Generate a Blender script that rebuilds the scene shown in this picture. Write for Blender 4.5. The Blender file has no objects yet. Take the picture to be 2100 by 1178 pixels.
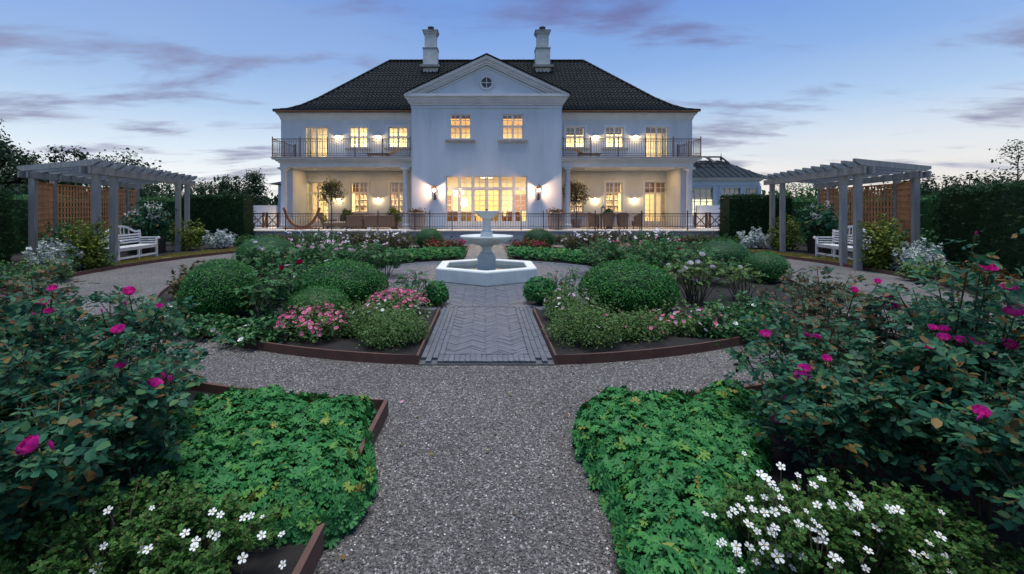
import bpy, math, random
import numpy as np
from mathutils import Vector, Matrix

R = math.radians
random.seed(11)
rng = np.random.default_rng(11)
scene = bpy.context.scene
COL = scene.collection

# ------------------------------------------------------------------ camera, sky, sun, exposure
cam_d = bpy.data.cameras.new('camera')
cam = bpy.data.objects.new('camera', cam_d)
COL.objects.link(cam)
cam.location = (0, 0, 1.8)
cam.rotation_euler = (R(90), 0, 0)
cam_d.lens = 16.0
cam_d.sensor_width = 36.0
cam_d.shift_x = 0.0248
cam_d.shift_y = -0.0781
cam_d.clip_start = 0.05
cam_d.clip_end = 2000
scene.camera = cam

FILL_EL, FILL_AZ = 88.0, 200.0          # added lamp overhead, a brighter unseen sky to lift the ground; the sun is down
GLOW_AZ = 50.0                        # afterglow, beyond the conservatory end of the house
world = bpy.data.worlds.new('World')
scene.world = world
world.use_nodes = True


def build_world():
    nt = world.node_tree
    n, l = nt.nodes, nt.links
    n.clear()

    def nd(t, **k):
        o = n.new(t)
        for a, b in k.items():
            setattr(o, a, b)
        return o

    def math_(op, a, b=None, clamp=False):
        m = nd('ShaderNodeMath', operation=op, use_clamp=clamp)
        for i, v in enumerate((a, b)):
            if v is None:
                continue
            if isinstance(v, (int, float)):
                m.inputs[i].default_value = v
            else:
                l.new(v, m.inputs[i])
        return m.outputs[0]

    def mix(fac, a, b, blend='MIX'):
        m = nd('ShaderNodeMix', data_type='RGBA', blend_type=blend)
        for s, v in ((m.inputs[0], fac), (m.inputs[6], a), (m.inputs[7], b)):
            if isinstance(v, (int, float)):
                s.default_value = v
            elif isinstance(v, tuple):
                s.default_value = v + (1,) if len(v) == 3 else v
            else:
                l.new(v, s)
        return m.outputs[2]

    tc = nd('ShaderNodeTexCoord')
    sep = nd('ShaderNodeSeparateXYZ')
    l.new(tc.outputs['Generated'], sep.inputs[0])
    x, y, z = sep.outputs
    sky = nd('ShaderNodeTexSky', sky_type='NISHITA')
    sky.sun_disc = False
    sky.sun_elevation = R(FILL_EL)
    sky.sun_rotation = R(FILL_AZ)
    sky.air_density = 1.0
    sky.ozone_density = 2.0
    nish = mix(1.0, sky.outputs[0], (0.035, 0.035, 0.035), 'MULTIPLY')
    ramp = nd('ShaderNodeValToRGB')
    l.new(math_('MAXIMUM', z, 0.0), ramp.inputs[0])
    stops = [(0.0, (.82, .77, .71)), (.05, (.76, .77, .77)), (.11, (.58, .665, .75)), (.19, (.36, .50, .70)),
             (.28, (.215, .36, .65)), (.40, (.135, .26, .59)), (1.0, (.085, .195, .49))]
    e = ramp.color_ramp.elements
    e[0].position, e[0].color = stops[0][0], stops[0][1] + (1,)
    e[1].position, e[1].color = stops[-1][0], stops[-1][1] + (1,)
    for p, c in stops[1:-1]:
        q = e.new(p)
        q.color = c + (1,)
    base = mix(0.06, ramp.outputs[0], nish)
    # afterglow low over the set sun
    d = math_('ADD', math_('MULTIPLY', x, math.sin(R(GLOW_AZ))), math_('MULTIPLY', y, math.cos(R(GLOW_AZ))))
    d = math_('POWER', math_('MAXIMUM', d, 0.0), 3.0)
    low = math_('SUBTRACT', 1.0, math_('MULTIPLY', z, 5.5), clamp=True)
    base = mix(math_('MULTIPLY', math_('MULTIPLY', d, low), 0.6), base, (.66, .56, .47))
    # clouds on a high flat layer
    zz = math_('ADD', math_('MAXIMUM', z, 0.0), 0.10)
    comb = nd('ShaderNodeCombineXYZ')
    l.new(math_('DIVIDE', math_('MULTIPLY', x, 0.5), zz), comb.inputs[0])
    l.new(math_('DIVIDE', y, zz), comb.inputs[1])
    comb.inputs[2].default_value = 5.3
    ns = nd('ShaderNodeTexNoise')
    ns.inputs['Scale'].default_value = 1.75
    ns.inputs['Detail'].default_value = 6
    ns.inputs['Roughness'].default_value = .58
    ns.inputs['Distortion'].default_value = .25
    l.new(comb.outputs[0], ns.inputs['Vector'])
    mr = nd('ShaderNodeMapRange', interpolation_type='SMOOTHSTEP')
    mr.inputs[1].default_value = .475
    mr.inputs[2].default_value = .66
    l.new(ns.outputs[0], mr.inputs[0])
    ccol = mix(math_('MULTIPLY', z, 2.6, clamp=True), (.24, .245, .335), (.115, .118, .27))
    up = math_('MULTIPLY', math_('SUBTRACT', math_('MULTIPLY', z, 22.0), 0.4, clamp=True), 0.82)
    col = mix(math_('MULTIPLY', mr.outputs[0], up), base, ccol)
    # thin bright veil
    ns2 = nd('ShaderNodeTexNoise')
    ns2.inputs['Scale'].default_value = .6
    ns2.inputs['Detail'].default_value = 4
    l.new(comb.outputs[0], ns2.inputs['Vector'])
    mr2 = nd('ShaderNodeMapRange', interpolation_type='SMOOTHSTEP')
    mr2.inputs[1].default_value = .45
    mr2.inputs[2].default_value = .75
    l.new(ns2.outputs[0], mr2.inputs[0])
    col = mix(math_('MULTIPLY', mr2.outputs[0], .22), col, (.38, .445, .54))
    bg = nd('ShaderNodeBackground')
    bg.inputs[1].default_value = 1.0
    l.new(col, bg.inputs[0])
    out = nd('ShaderNodeOutputWorld')
    l.new(bg.outputs[0], out.inputs[0])


build_world()

fill_d = bpy.data.lights.new('sun', 'SUN')  # overhead fill lamp, not the set sun; added to brighten ground and planting
fill_d.energy = 3.2
fill_d.angle = R(36)
fill_d.color = (1.0, .985, .95)
sun = bpy.data.objects.new('sun', fill_d)
COL.objects.link(sun)
sd = Vector((math.sin(R(FILL_AZ)) * math.cos(R(FILL_EL)), math.cos(R(FILL_AZ)) * math.cos(R(FILL_EL)), math.sin(R(FILL_EL))))
sun.rotation_euler = sd.to_track_quat('Z', 'Y').to_euler()
sun.location = (-8, -12, 25)

vs = scene.view_settings
vs.view_transform = 'Standard'
vs.look = 'None'
vs.exposure = 0.4
vs.gamma = 1.0
vs.use_curve_mapping = False
scene.cycles.use_denoising = True
scene.cycles.max_bounces = 6
scene.cycles.diffuse_bounces = 3
scene.cycles.transparent_max_bounces = 10
scene.cycles.sample_clamp_indirect = 4.0
scene.cycles.caustics_reflective = False
scene.cycles.caustics_refractive = False

# ------------------------------------------------------------------ mesh helpers


class MB:
    def __init__(self):
        self.v, self.f = [], []

    def _add(self, vs_, fs_):
        o = len(self.v)
        self.v += [tuple(p) for p in vs_]
        self.f += [tuple(i + o for i in f) for f in fs_]
        return self

    def box(self, x0, x1, y0, y1, z0, z1):
        if x0 > x1: x0, x1 = x1, x0
        if y0 > y1: y0, y1 = y1, y0
        if z0 > z1: z0, z1 = z1, z0
        return self._add([(x0, y0, z0), (x1, y0, z0), (x1, y1, z0), (x0, y1, z0), (x0, y0, z1), (x1, y0, z1), (x1, y1, z1), (x0, y1, z1)],
                         [(0, 3, 2, 1), (4, 5, 6, 7), (0, 1, 5, 4), (1, 2, 6, 5), (2, 3, 7, 6), (3, 0, 4, 7)])

    def bar(self, p, q, w, h, up=(0, 0, 1)):
        p, q = Vector(p), Vector(q)
        d = (q - p).normalized()
        u = Vector(up)
        if abs(d.dot(u)) > .98:
            u = Vector((0, 1, 0))
        s = d.cross(u).normalized() * (w / 2)
        t = s.normalized().cross(d).normalized() * (h / 2)
        vs_ = [p - s - t, p + s - t, p + s + t, p - s + t, q - s - t, q + s - t, q + s + t, q - s + t]
        return self._add(vs_, [(0, 1, 2, 3), (7, 6, 5, 4), (0, 4, 5, 1), (1, 5, 6, 2), (2, 6, 7, 3), (3, 7, 4, 0)])

    def tube(self, pts, rad, n=6, cap=True):
        pts = [Vector(p) for p in pts]
        if not isinstance(rad, (list, tuple)):
            rad = [rad] * len(pts)
        rings = []
        ref = None
        for i, p in enumerate(pts):
            d = (pts[min(i + 1, len(pts) - 1)] - pts[max(i - 1, 0)]).normalized()
            if ref is None:
                ref = Vector((1, 0, 0)) if abs(d.x) < .9 else Vector((0, 1, 0))
            a = d.cross(ref).normalized()
            b = d.cross(a).normalized()
            rings.append([p + (a * math.cos(2 * math.pi * k / n) + b * math.sin(2 * math.pi * k / n)) * rad[i] for k in range(n)])
        vs_ = [q for r in rings for q in r]
        fs_ = []
        for i in range(len(rings) - 1):
            for k in range(n):
                k2 = (k + 1) % n
                fs_.append((i * n + k, i * n + k2, (i + 1) * n + k2, (i + 1) * n + k))
        if cap:
            fs_.append(tuple(range(n - 1, -1, -1)))
            fs_.append(tuple(range((len(rings) - 1) * n, len(rings) * n)))
        return self._add(vs_, fs_)

    def lathe(self, prof, n=24, c=(0, 0, 0), a0=0, sweep=None):
        cx, cy, cz = c
        full = sweep is None
        m = n if full else n + 1
        sw = 2 * math.pi if full else sweep
        vs_ = []
        for r, z in prof:
            for k in range(m):
                a = a0 + sw * k / n
                vs_.append((cx + r * math.cos(a), cy + r * math.sin(a), cz + z))
        fs_ = []
        for i in range(len(prof) - 1):
            for k in range(n):
                k2 = (k + 1) % m
                fs_.append((i * m + k, i * m + k2, (i + 1) * m + k2, (i + 1) * m + k))
        return self._add(vs_, fs_)

    def prism(self, poly, z0, z1):
        n = len(poly)
        vs_ = [(x, y, z0) for x, y in poly] + [(x, y, z1) for x, y in poly]
        return self._add(vs_, [tuple(range(n - 1, -1, -1)), tuple(range(n, 2 * n))] + [(i, (i + 1) % n, n + (i + 1) % n, n + i) for i in range(n)])

    def prism_y(self, poly, y0, y1):
        n = len(poly)
        vs_ = [(x, y0, z) for x, z in poly] + [(x, y1, z) for x, z in poly]
        return self._add(vs_, [tuple(range(n)), tuple(range(2 * n - 1, n - 1, -1))] + [((i + 1) % n, i, n + i, n + (i + 1) % n) for i in range(n)])

    def mesh(self, name, mat, smooth=None):
        me = bpy.data.meshes.new(name)
        me.from_pydata(self.v, [], self.f)
        me.materials.append(mat)
        if smooth is not None:
            me.shade_smooth()
            me.set_sharp_from_angle(angle=R(smooth))
        me.update()
        return me

    def build(self, name, mat, parent=None, smooth=None, bevel=0, loc=None):
        o = link(name, self.mesh(name, mat, smooth), parent, loc)
        if bevel:
            b = o.modifiers.new('bevel', 'BEVEL')
            b.width = bevel
            b.segments = 2
            b.limit_method = 'ANGLE'
        return o


def link(name, data, parent=None, loc=None, rot=None, scale=None):
    o = bpy.data.objects.new(name, data)
    COL.objects.link(o)
    if parent is not None:
        o.parent = parent
        if loc is None and parent.location.length > 0:
            # parts are modelled in world coordinates: undo the parent's placement
            o.matrix_parent_inverse = Matrix.Translation(parent.location).inverted()
    if loc is not None:
        o.location = loc
        if parent is not None:
            o.matrix_parent_inverse = Matrix.Translation(parent.location).inverted()
    if rot is not None:
        o.rotation_euler = rot
    if scale is not None:
        o.scale = (scale,) * 3 if isinstance(scale, (int, float)) else scale
    return o


def tag(o, label=None, cat=None, group=None, kind=None):
    if label: o['label'] = label
    if cat: o['category'] = cat
    if group: o['group'] = group
    if kind: o['kind'] = kind
    return o


def thing(name, label, cat, loc=(0, 0, 0), group=None):
    o = bpy.data.objects.new(name, None)
    COL.objects.link(o)
    o.location = loc
    o.empty_display_size = .1
    return tag(o, label, cat, group)


def np_mesh(name, V, F, mat, smooth=False):
    me = bpy.data.meshes.new(name)
    V = np.asarray(V, dtype=np.float32).reshape(-1, 3)
    F = np.asarray(F, dtype=np.int32)
    k = F.shape[1]
    me.vertices.add(len(V))
    me.vertices.foreach_set('co', V.ravel())
    me.loops.add(F.size)
    me.loops.foreach_set('vertex_index', F.ravel())
    me.polygons.add(len(F))
    me.polygons.foreach_set('loop_start', np.arange(0, F.size, k, dtype=np.int32))
    if mat is not None:
        me.materials.append(mat)
    me.update(calc_edges=True)
    if smooth:
        me.shade_smooth()
    return me


def unit(a):
    return a / np.maximum(np.linalg.norm(a, axis=-1, keepdims=True), 1e-9)


def frames(N, fwd=None, spin=None):
    N = unit(np.asarray(N, float))
    if fwd is None:
        fwd = rng.normal(size=N.shape)
    T = fwd - N * np.sum(fwd * N, -1, keepdims=True)
    T = unit(T)
    B = np.cross(T, N)
    return N, T, B


def scatter(name, mat, tmpl, P, N, S, parent=None, fwd=None, smooth=False):
    """one joined mesh of leaf-sized pieces: template x->side, y->forward, z->normal"""
    tv, tf = tmpl
    P = np.asarray(P, float)
    S = np.broadcast_to(np.asarray(S, float), (len(P),))
    N, T, B = frames(N, fwd)
    V = P[:, None, :] + S[:, None, None] * (tv[None, :, 0:1] * B[:, None, :] + tv[None, :, 1:2] * T[:, None, :] + tv[None, :, 2:3] * N[:, None, :])
    F = tf[None, :, :] + (np.arange(len(P)) * len(tv))[:, None, None]
    me = np_mesh(name, V, F.reshape(-1, tf.shape[1]), mat, smooth)
    return link(name, me, parent)


def A(*r):
    return np.array(r, float)


T_DIAMOND = (A((0, 0, 0), (.28, .5, .05), (0, 1, 0), (-.28, .5, .05)), np.array([(0, 1, 2, 3)]))
T_NEEDLE = (A((0, 0, 0), (.1, .45, 0), (0, 1, .08), (-.1, .45, 0)), np.array([(0, 1, 2, 3)]))
T_BLADE = (A((-.012, 0, 0), (.012, 0, 0), (.003, 1, 0), (-.003, 1, 0)), np.array([(0, 1, 2, 3)]))
T_LEAF = (A((0, 0, 0), (.27, .28, .06), (.24, .7, .06), (0, 1, -.03), (-.24, .7, .06), (-.27, .28, .06)), np.array([(0, 1, 2, 3), (0, 3, 4, 5)]))


def tmpl_join(parts):
    vs_, fs_, o = [], [], 0
    for v, f in parts:
        vs_.append(v)
        fs_.append(f + o)
        o += len(v)
    return np.vstack(vs_), np.vstack(fs_)


def tmpl_xf(t, s, rotz, off, tilt=0):
    v = t[0] * s
    if tilt:
        c, n = math.cos(tilt), math.sin(tilt)
        v = np.stack([v[:, 0], v[:, 1] * c - v[:, 2] * n, v[:, 1] * n + v[:, 2] * c], 1)
    c, n = math.cos(rotz), math.sin(rotz)
    v = np.stack([v[:, 0] * c - v[:, 1] * n, v[:, 0] * n + v[:, 1] * c, v[:, 2]], 1) + np.array(off)
    return v, t[1]


def rose_leaf(k=1.0, droop=0.0):
    w = T_LEAF[0] * A((1.25, 1, 1))[0]
    lf = (w, T_LEAF[1])
    rach = (A((-.012, 0, 0), (.012, 0, 0), (.006, .62, 0), (-.006, .62, 0)), np.array([(0, 1, 2, 3)]))
    return tmpl_join([rach, tmpl_xf(lf, .44, 0, (0, .56, 0), -droop), tmpl_xf(lf, .38, 1.25, (-.01, .48, 0), droop), tmpl_xf(lf, .38, -1.25, (.01, .48, 0), droop),
                      tmpl_xf(lf, .30, 1.35, (-.01, .2, 0), -droop), tmpl_xf(lf, .30, -1.35, (.01, .2, 0), -droop)])


T_ROSE = [rose_leaf(1, .1), rose_leaf(1, -.25), rose_leaf(1, .3)]


def palmate(n=7):
    vs_ = [(0, 0, -.04)]
    fs_ = []
    a0, a1 = R(-60), R(240)
    for i in range(n + 1):
        a = a0 + (a1 - a0) * i / n
        vs_.append((.27 * math.cos(a), .27 * math.sin(a), .05))
    for i in range(n):
        a = a0 + (a1 - a0) * (i + .5) / n
        r = .5 if i in (2, 3, 4) else .44
        vs_.append((r * math.cos(a - .17), r * math.sin(a - .17), -.02))
        vs_.append((r * math.cos(a + .17), r * math.sin(a + .17), -.02))
    for i in range(n):
        t = n + 2 + 2 * i
        fs_.append((0, 1 + i, t, t + 1))
        fs_.append((0, t + 1, 2 + i, 2 + i))
    # second half as degenerate-free triangles turned to quads by a mid vertex
    vv = np.array(vs_, float)
    quads = []
    for i in range(n):
        t = n + 2 + 2 * i
        quads.append((0, 1 + i, t, t + 1))
    extra = []
    for i in range(n):
        t = n + 2 + 2 * i
        m = (vv[t + 1] * .5 + vv[2 + i] * .5) * A((1.10, 1.10, 1))[0]
        extra.append(m)
        quads.append((0, t + 1, len(vv) + i, 2 + i))
    return np.vstack([vv, np.array(extra)]), np.array(quads)


T_PALM = palmate()


def star5(k=5, w=.2, cup=.12):
    ps = []
    pet = (A((0, .05, 0), (w * 1.5, .5, cup), (0, .55, cup * 1.4), (-w * 1.5, .5, cup)), np.array([(0, 1, 2, 3)]))
    for i in range(k):
        ps.append(tmpl_xf(pet, 1, 2 * math.pi * i / k, (0, 0, 0)))
    return tmpl_join(ps)


T_FLOWER = star5()


def sphere_dirs(n, zmin=-1.0):
    u = rng.uniform(zmin, 1, n)
    a = rng.uniform(0, 2 * math.pi, n)
    s = np.sqrt(1 - u * u)
    return np.stack([s * np.cos(a), s * np.sin(a), u], 1)


def jitter(N, s):
    return unit(N + rng.normal(size=N.shape) * s)


def at(px, py, D):
    """a point of the place, D metres ahead of the tripod, from where it shows in the photograph"""
    return Vector(((px - 998) * D / 933.0, D, 1.8 - (py - 425) * D / 933.0))


# ------------------------------------------------------------------ materials
def nodes_of(name):
    m = bpy.data.materials.new(name)
    m.use_nodes = True
    nt = m.node_tree
    return m, nt.nodes, nt.links, nt.nodes['Principled BSDF']


def MAT(name, col, rough=.6, col2=None, scale=3.0, bump=0.0, bscale=60.0, metallic=0.0, detail=5, spec=None, stain=None, streak=1.0):
    m, n, l, p = nodes_of(name)
    p.inputs['Roughness'].default_value = rough
    p.inputs['Metallic'].default_value = metallic
    if spec is not None:
        p.inputs['Specular IOR Level'].default_value = spec
    tc = n.new('ShaderNodeTexCoord')
    if col2 is None:
        col2 = tuple(c * .82 for c in col)
    mp = n.new('ShaderNodeMapping')
    mp.inputs['Scale'].default_value = (1, 1, streak)
    l.new(tc.outputs['Object'], mp.inputs[0])
    ns = n.new('ShaderNodeTexNoise')
    ns.inputs['Scale'].default_value = scale
    ns.inputs['Detail'].default_value = detail
    ns.inputs['Roughness'].default_value = .6
    l.new(mp.outputs[0], ns.inputs['Vector'])
    cr = n.new('ShaderNodeValToRGB')
    cr.color_ramp.elements[0].position = .32
    cr.color_ramp.elements[1].position = .68
    cr.color_ramp.elements[0].color = tuple(col2) + (1,)
    cr.color_ramp.elements[1].color = tuple(col) + (1,)
    if stain:
        q = cr.color_ramp.elements.new(.24)
        q.color = tuple(stain) + (1,)
    l.new(ns.outputs[0], cr.inputs[0])
    oi = n.new('ShaderNodeObjectInfo')
    hv = n.new('ShaderNodeHueSaturation')
    mr = n.new('ShaderNodeMapRange')
    mr.inputs[3].default_value = .88
    mr.inputs[4].default_value = 1.1
    l.new(oi.outputs['Random'], mr.inputs[0])
    l.new(mr.outputs[0], hv.inputs['Value'])
    l.new(cr.outputs[0], hv.inputs['Color'])
    l.new(hv.outputs[0], p.inputs['Base Color'])
    if bump:
        nb = n.new('ShaderNodeTexNoise')
        nb.inputs['Scale'].default_value = bscale
        nb.inputs['Detail'].default_value = 4
        l.new(mp.outputs[0], nb.inputs['Vector'])
        b = n.new('ShaderNodeBump')
        b.inputs['Strength'].default_value = bump
        b.inputs['Distance'].default_value = .02
        l.new(nb.outputs[0], b.inputs['Height'])
        l.new(b.outputs[0], p.inputs['Normal'])
    return m


def LEAF(name, stops, rough=.55, trans=.25, spec=.18):
    """stops: colours spread over the leaves at random"""
    m, n, l, p = nodes_of(name)
    g = n.new('ShaderNodeNewGeometry')
    oi = n.new('ShaderNodeObjectInfo')
    ad = n.new('ShaderNodeMath')
    ad.operation = 'ADD'
    l.new(g.outputs['Random Per Island'], ad.inputs[0])
    l.new(oi.outputs['Random'], ad.inputs[1])
    fr = n.new('ShaderNodeMath')
    fr.operation = 'FRACT'
    l.new(ad.outputs[0], fr.inputs[0])
    cr = n.new('ShaderNodeValToRGB')
    e = cr.color_ramp.elements
    e[0].position, e[0].color = stops[0][0], tuple(stops[0][1]) + (1,)
    e[1].position, e[1].color = stops[-1][0], tuple(stops[-1][1]) + (1,)
    for ps, c in stops[1:-1]:
        q = e.new(ps)
        q.color = tuple(c) + (1,)
    l.new(fr.outputs[0], cr.inputs[0])
    l.new(cr.outputs[0], p.inputs['Base Color'])
    p.inputs['Roughness'].default_value = rough
    p.inputs['Specular IOR Level'].default_value = spec
    tr = n.new('ShaderNodeBsdfTranslucent')
    l.new(cr.outputs[0], tr.inputs[0])
    mx = n.new('ShaderNodeMixShader')
    mx.inputs[0].default_value = trans
    l.new(p.outputs[0], mx.inputs[1])
    l.new(tr.outputs[0], mx.inputs[2])
    l.new(mx.outputs[0], n['Material Output'].inputs[0])
    return m


def EMIT(name, col, strength):
    m, n, l, p = nodes_of(name)
    p.inputs['Base Color'].default_value = tuple(col) + (1,)
    p.inputs['Emission Color'].default_value = tuple(col) + (1,)
    p.inputs['Emission Strength'].default_value = strength
    return m


def glass_mat(name, gloss=.10, tint=(1, 1, 1)):
    m, n, l, p = nodes_of(name)
    n.remove(p)
    t = n.new('ShaderNodeBsdfTransparent')
    t.inputs[0].default_value = tuple(tint) + (1,)
    g = n.new('ShaderNodeBsdfGlossy')
    g.inputs['Roughness'].default_value = .03
    f = n.new('ShaderNodeFresnel')
    f.inputs[0].default_value = 1.45
    a = n.new('ShaderNodeMath')
    a.operation = 'ADD'
    a.inputs[1].default_value = gloss * .4
    l.new(f.outputs[0], a.inputs[0])
    mx = n.new('ShaderNodeMixShader')
    l.new(a.outputs[0], mx.inputs[0])
    l.new(t.outputs[0], mx.inputs[1])
    l.new(g.outputs[0], mx.inputs[2])
    l.new(mx.outputs[0], n['Material Output'].inputs[0])
    return m


def gravel_mat():
    m, n, l, p = nodes_of('gravel')
    tc = n.new('ShaderNodeTexCoord')
    vo = n.new('ShaderNodeTexVoronoi')
    vo.inputs['Scale'].default_value = 75
    l.new(tc.outputs['Object'], vo.inputs['Vector'])
    sp = n.new('ShaderNodeSeparateColor')
    l.new(vo.outputs['Color'], sp.inputs[0])
    cr = n.new('ShaderNodeValToRGB')
    e = cr.color_ramp.elements
    e[0].position, e[0].color = 0, (.036, .034, .033, 1)
    e[1].position, e[1].color = 1, (.36, .35, .34, 1)
    for ps, c in ((.3, (.068, .063, .059)), (.6, (.107, .100, .094)), (.88, (.17, .162, .154))):
        q = e.new(ps)
        q.color = c + (1,)
    l.new(sp.outputs[0], cr.inputs[0])
    ns = n.new('ShaderNodeTexNoise')
    ns.inputs['Scale'].default_value = .9
    ns.inputs['Detail'].default_value = 4
    l.new(tc.outputs['Object'], ns.inputs['Vector'])
    mr = n.new('ShaderNodeMapRange')
    mr.inputs[1].default_value = .3
    mr.inputs[2].default_value = .7
    mr.inputs[3].default_value = .72
    mr.inputs[4].default_value = 1.12
    l.new(ns.outputs[0], mr.inputs[0])
    hv = n.new('ShaderNodeHueSaturation')
    l.new(mr.outputs[0], hv.inputs['Value'])
    l.new(cr.outputs[0], hv.inputs['Color'])
    l.new(hv.outputs[0], p.inputs['Base Color'])
    p.inputs['Roughness'].default_value = .75
    b = n.new('ShaderNodeBump')
    b.inputs['Strength'].default_value = .9
    b.inputs['Distance'].default_value = .012
    b.invert = True
    l.new(vo.outputs['Distance'], b.inputs['Height'])
    l.new(b.outputs[0], p.inputs['Normal'])
    return m


M = {}
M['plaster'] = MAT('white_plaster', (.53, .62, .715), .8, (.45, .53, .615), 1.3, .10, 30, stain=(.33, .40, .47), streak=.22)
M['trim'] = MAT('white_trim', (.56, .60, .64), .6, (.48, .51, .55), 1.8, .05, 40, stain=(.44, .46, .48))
M['sash'] = MAT('window_paint', (.72, .72, .70), .4)
M['sill'] = MAT('stone_sill', (.40, .36, .33), .7, (.30, .27, .25), 6, .1)
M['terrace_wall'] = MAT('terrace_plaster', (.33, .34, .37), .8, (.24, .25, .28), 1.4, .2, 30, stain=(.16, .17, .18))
M['paving'] = MAT('terrace_paving', (.62, .56, .50), .7, (.50, .46, .41), 2.0, .1)
M['tile'] = MAT('glazed_black_tile', (.007, .0125, .016), .65, (.004, .008, .0105), 1.3, .1, 30, spec=.12, stain=(.020, .026, .026))
M['lead'] = MAT('lead_flashing', (.20, .22, .23), .5, (.12, .13, .14), 4)
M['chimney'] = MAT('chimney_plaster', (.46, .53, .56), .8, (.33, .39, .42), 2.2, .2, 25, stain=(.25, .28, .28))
M['pot_dark'] = MAT('dark_metal', (.03, .032, .036), .5)
M['iron'] = MAT('wrought_iron', (.055, .045, .042), .5, (.10, .055, .04), 8)
M['copper'] = MAT('copper_gutter', (.26, .125, .06), .5, (.18, .085, .04), 3, metallic=.5)
M['bronze'] = MAT('lantern_bronze', (.20, .10, .045), .45, (.12, .06, .03), 9, metallic=.6)
M['glass'] = glass_mat('window_glass')
M['dark_glass'] = MAT('dark_window_glass', (.02, .03, .045), .08, (.03, .04, .05), 1)
M['room'] = MAT('cream_room_paint', (.82, .76, .60), .8, (.78, .71, .55), 1)
M['room_floor'] = MAT('oak_floor', (.40, .24, .11), .5, (.30, .17, .08), 3)
M['blind'] = MAT('fabric_blind', (.36, .22, .18), .9, (.30, .18, .15), 6)
M['curtain'] = MAT('cream_curtain', (.78, .70, .55), .9, (.66, .58, .44), 5)
M['furn_wood'] = MAT('honey_wood', (.58, .36, .14), .45, (.48, .28, .10), 4)
M['furn_dark'] = MAT('dark_wood', (.12, .055, .03), .5, (.08, .035, .02), 5)
M['wicker'] = MAT('brown_wicker', (.20, .12, .07), .7, (.11, .065, .04), 45, .6, 70)
M['cushion'] = MAT('beige_cushion', (.42, .36, .26), .9, (.36, .30, .22), 6)
M['cushion_green'] = MAT('mustard_cushion', (.32, .27, .06), .9)
M['hammock'] = MAT('larch_wood', (.28, .11, .05), .5, (.20, .075, .035), 5)
M['pergola'] = MAT('weathered_oak', (.30, .32, .32), .85, (.20, .21, .21), 6, .5, 40, stain=(.12, .115, .11), streak=.12)
M['lattice'] = MAT('cedar_lattice', (.56, .28, .13), .75, (.44, .20, .09), 4, .1)
M['bench'] = MAT('white_bench_paint', (.72, .74, .74), .5, (.60, .62, .62), 7)
M['corten'] = MAT('rusted_steel', (.115, .055, .04), .85, (.075, .038, .030), 5, .25, 90, stain=(.17, .075, .045))
M['soil'] = MAT('dark_soil', (.012, .010, .0085), .95, (.007, .006, .005), 9, 1.0, 45)
M['gravel'] = gravel_mat()
M['brick'] = MAT('grey_clinker', (.112, .124, .145), .6, (.080, .088, .104), 9, .25, 60, stain=(.08, .085, .095))
M['joint'] = MAT('sandy_joint', (.085, .09, .10), .95, (.06, .064, .07), 20, .3)
M['stone'] = MAT('fountain_stone', (.60, .64, .62), .6, (.48, .52, .50), 3.0, .15, 50, stain=(.30, .33, .30))
M['water'] = MAT('still_water', (.05, .07, .075), .06, (.03, .05, .055), 1)
M['lawn'] = MAT('lawn', (.05, .075, .025), .95, (.03, .05, .018), 1.5, .5, 30)
M['clay'] = MAT('grey_terracotta', (.40, .34, .31), .8, (.30, .25, .22), 6, .2)
M['planter_box'] = MAT('dark_planter', (.03, .024, .022), .6)
M['zinc'] = MAT('standing_seam_zinc', (.020, .032, .042), .7, (.014, .022, .030), 2, spec=.12)
M['bark'] = MAT('bark', (.075, .055, .04), .9, (.04, .03, .022), 12, .6, 40)
M['cane'] = MAT('green_cane', (.055, .065, .030), .7, (.07, .04, .025), 9)
M['twig'] = MAT('dry_twig', (.13, .105, .065), .9, (.08, .065, .04), 9)
M['lamp_white'] = MAT('lamp_enamel', (.75, .73, .70), .4)
M['bulb'] = EMIT('lit_bulb', (1.0, .84, .52), 14)
M['bulb_soft'] = EMIT('lit_diffuser', (1.0, .86, .56), 5)
M['petal_white'] = LEAF('white_petal', [(0, (.78, .80, .78)), (.8, (.85, .86, .84)), (1, (.70, .74, .66))], .5, .3)
M['petal_magenta'] = LEAF('magenta_petal', [(0, (.62, .012, .26)), (.5, (.76, .04, .42)), (1, (.82, .10, .50))], .5, .35)
M['petal_crimson'] = LEAF('crimson_petal', [(0, (.28, .006, .05)), (1, (.42, .014, .09))], .5, .3)
M['petal_pink'] = LEAF('pink_petal', [(0, (.72, .40, .56)), (.5, (.78, .55, .68)), (1, (.82, .68, .78))], .5, .35)
M['petal_rose'] = LEAF('rose_pink_petal', [(0, (.60, .08, .22)), (.5, (.70, .18, .36)), (1, (.72, .26, .34))], .5, .3)
M['petal_blush'] = LEAF('blush_petal', [(0, (.80, .74, .80)), (1, (.82, .80, .84))], .5, .3)
M['petal_yellow'] = MAT('stamen_yellow', (.60, .42, .05), .7)
M['lf_rose'] = LEAF('rose_leaf', [(0, (.009, .048, .028)), (.35, (.017, .084, .048)), (.7, (.034, .132, .070)), (.88, (.070, .150, .055)), (.95, (.13, .070, .028)), (1, (.19, .13, .035))], .5, .28, .16)
M['lf_bronze'] = LEAF('bronze_rose_leaf', [(0, (.024, .070, .042)), (.5, (.040, .105, .060)), (.66, (.10, .050, .028)), (.85, (.17, .078, .034)), (1, (.065, .11, .045))], .52, .28, .16)
M['lf_geran'] = LEAF('geranium_leaf', [(0, (.022, .13, .038)), (.5, (.040, .19, .055)), (.90, (.066, .235, .060)), (.98, (.15, .28, .05)), (1, (.28, .23, .06))], .5, .25)
M['lf_box'] = LEAF('box_leaf', [(0, (.012, .080, .018)), (.6, (.030, .150, .030)), (.9, (.055, .21, .036)), (1, (.11, .25, .045))], .4, .2)
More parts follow.
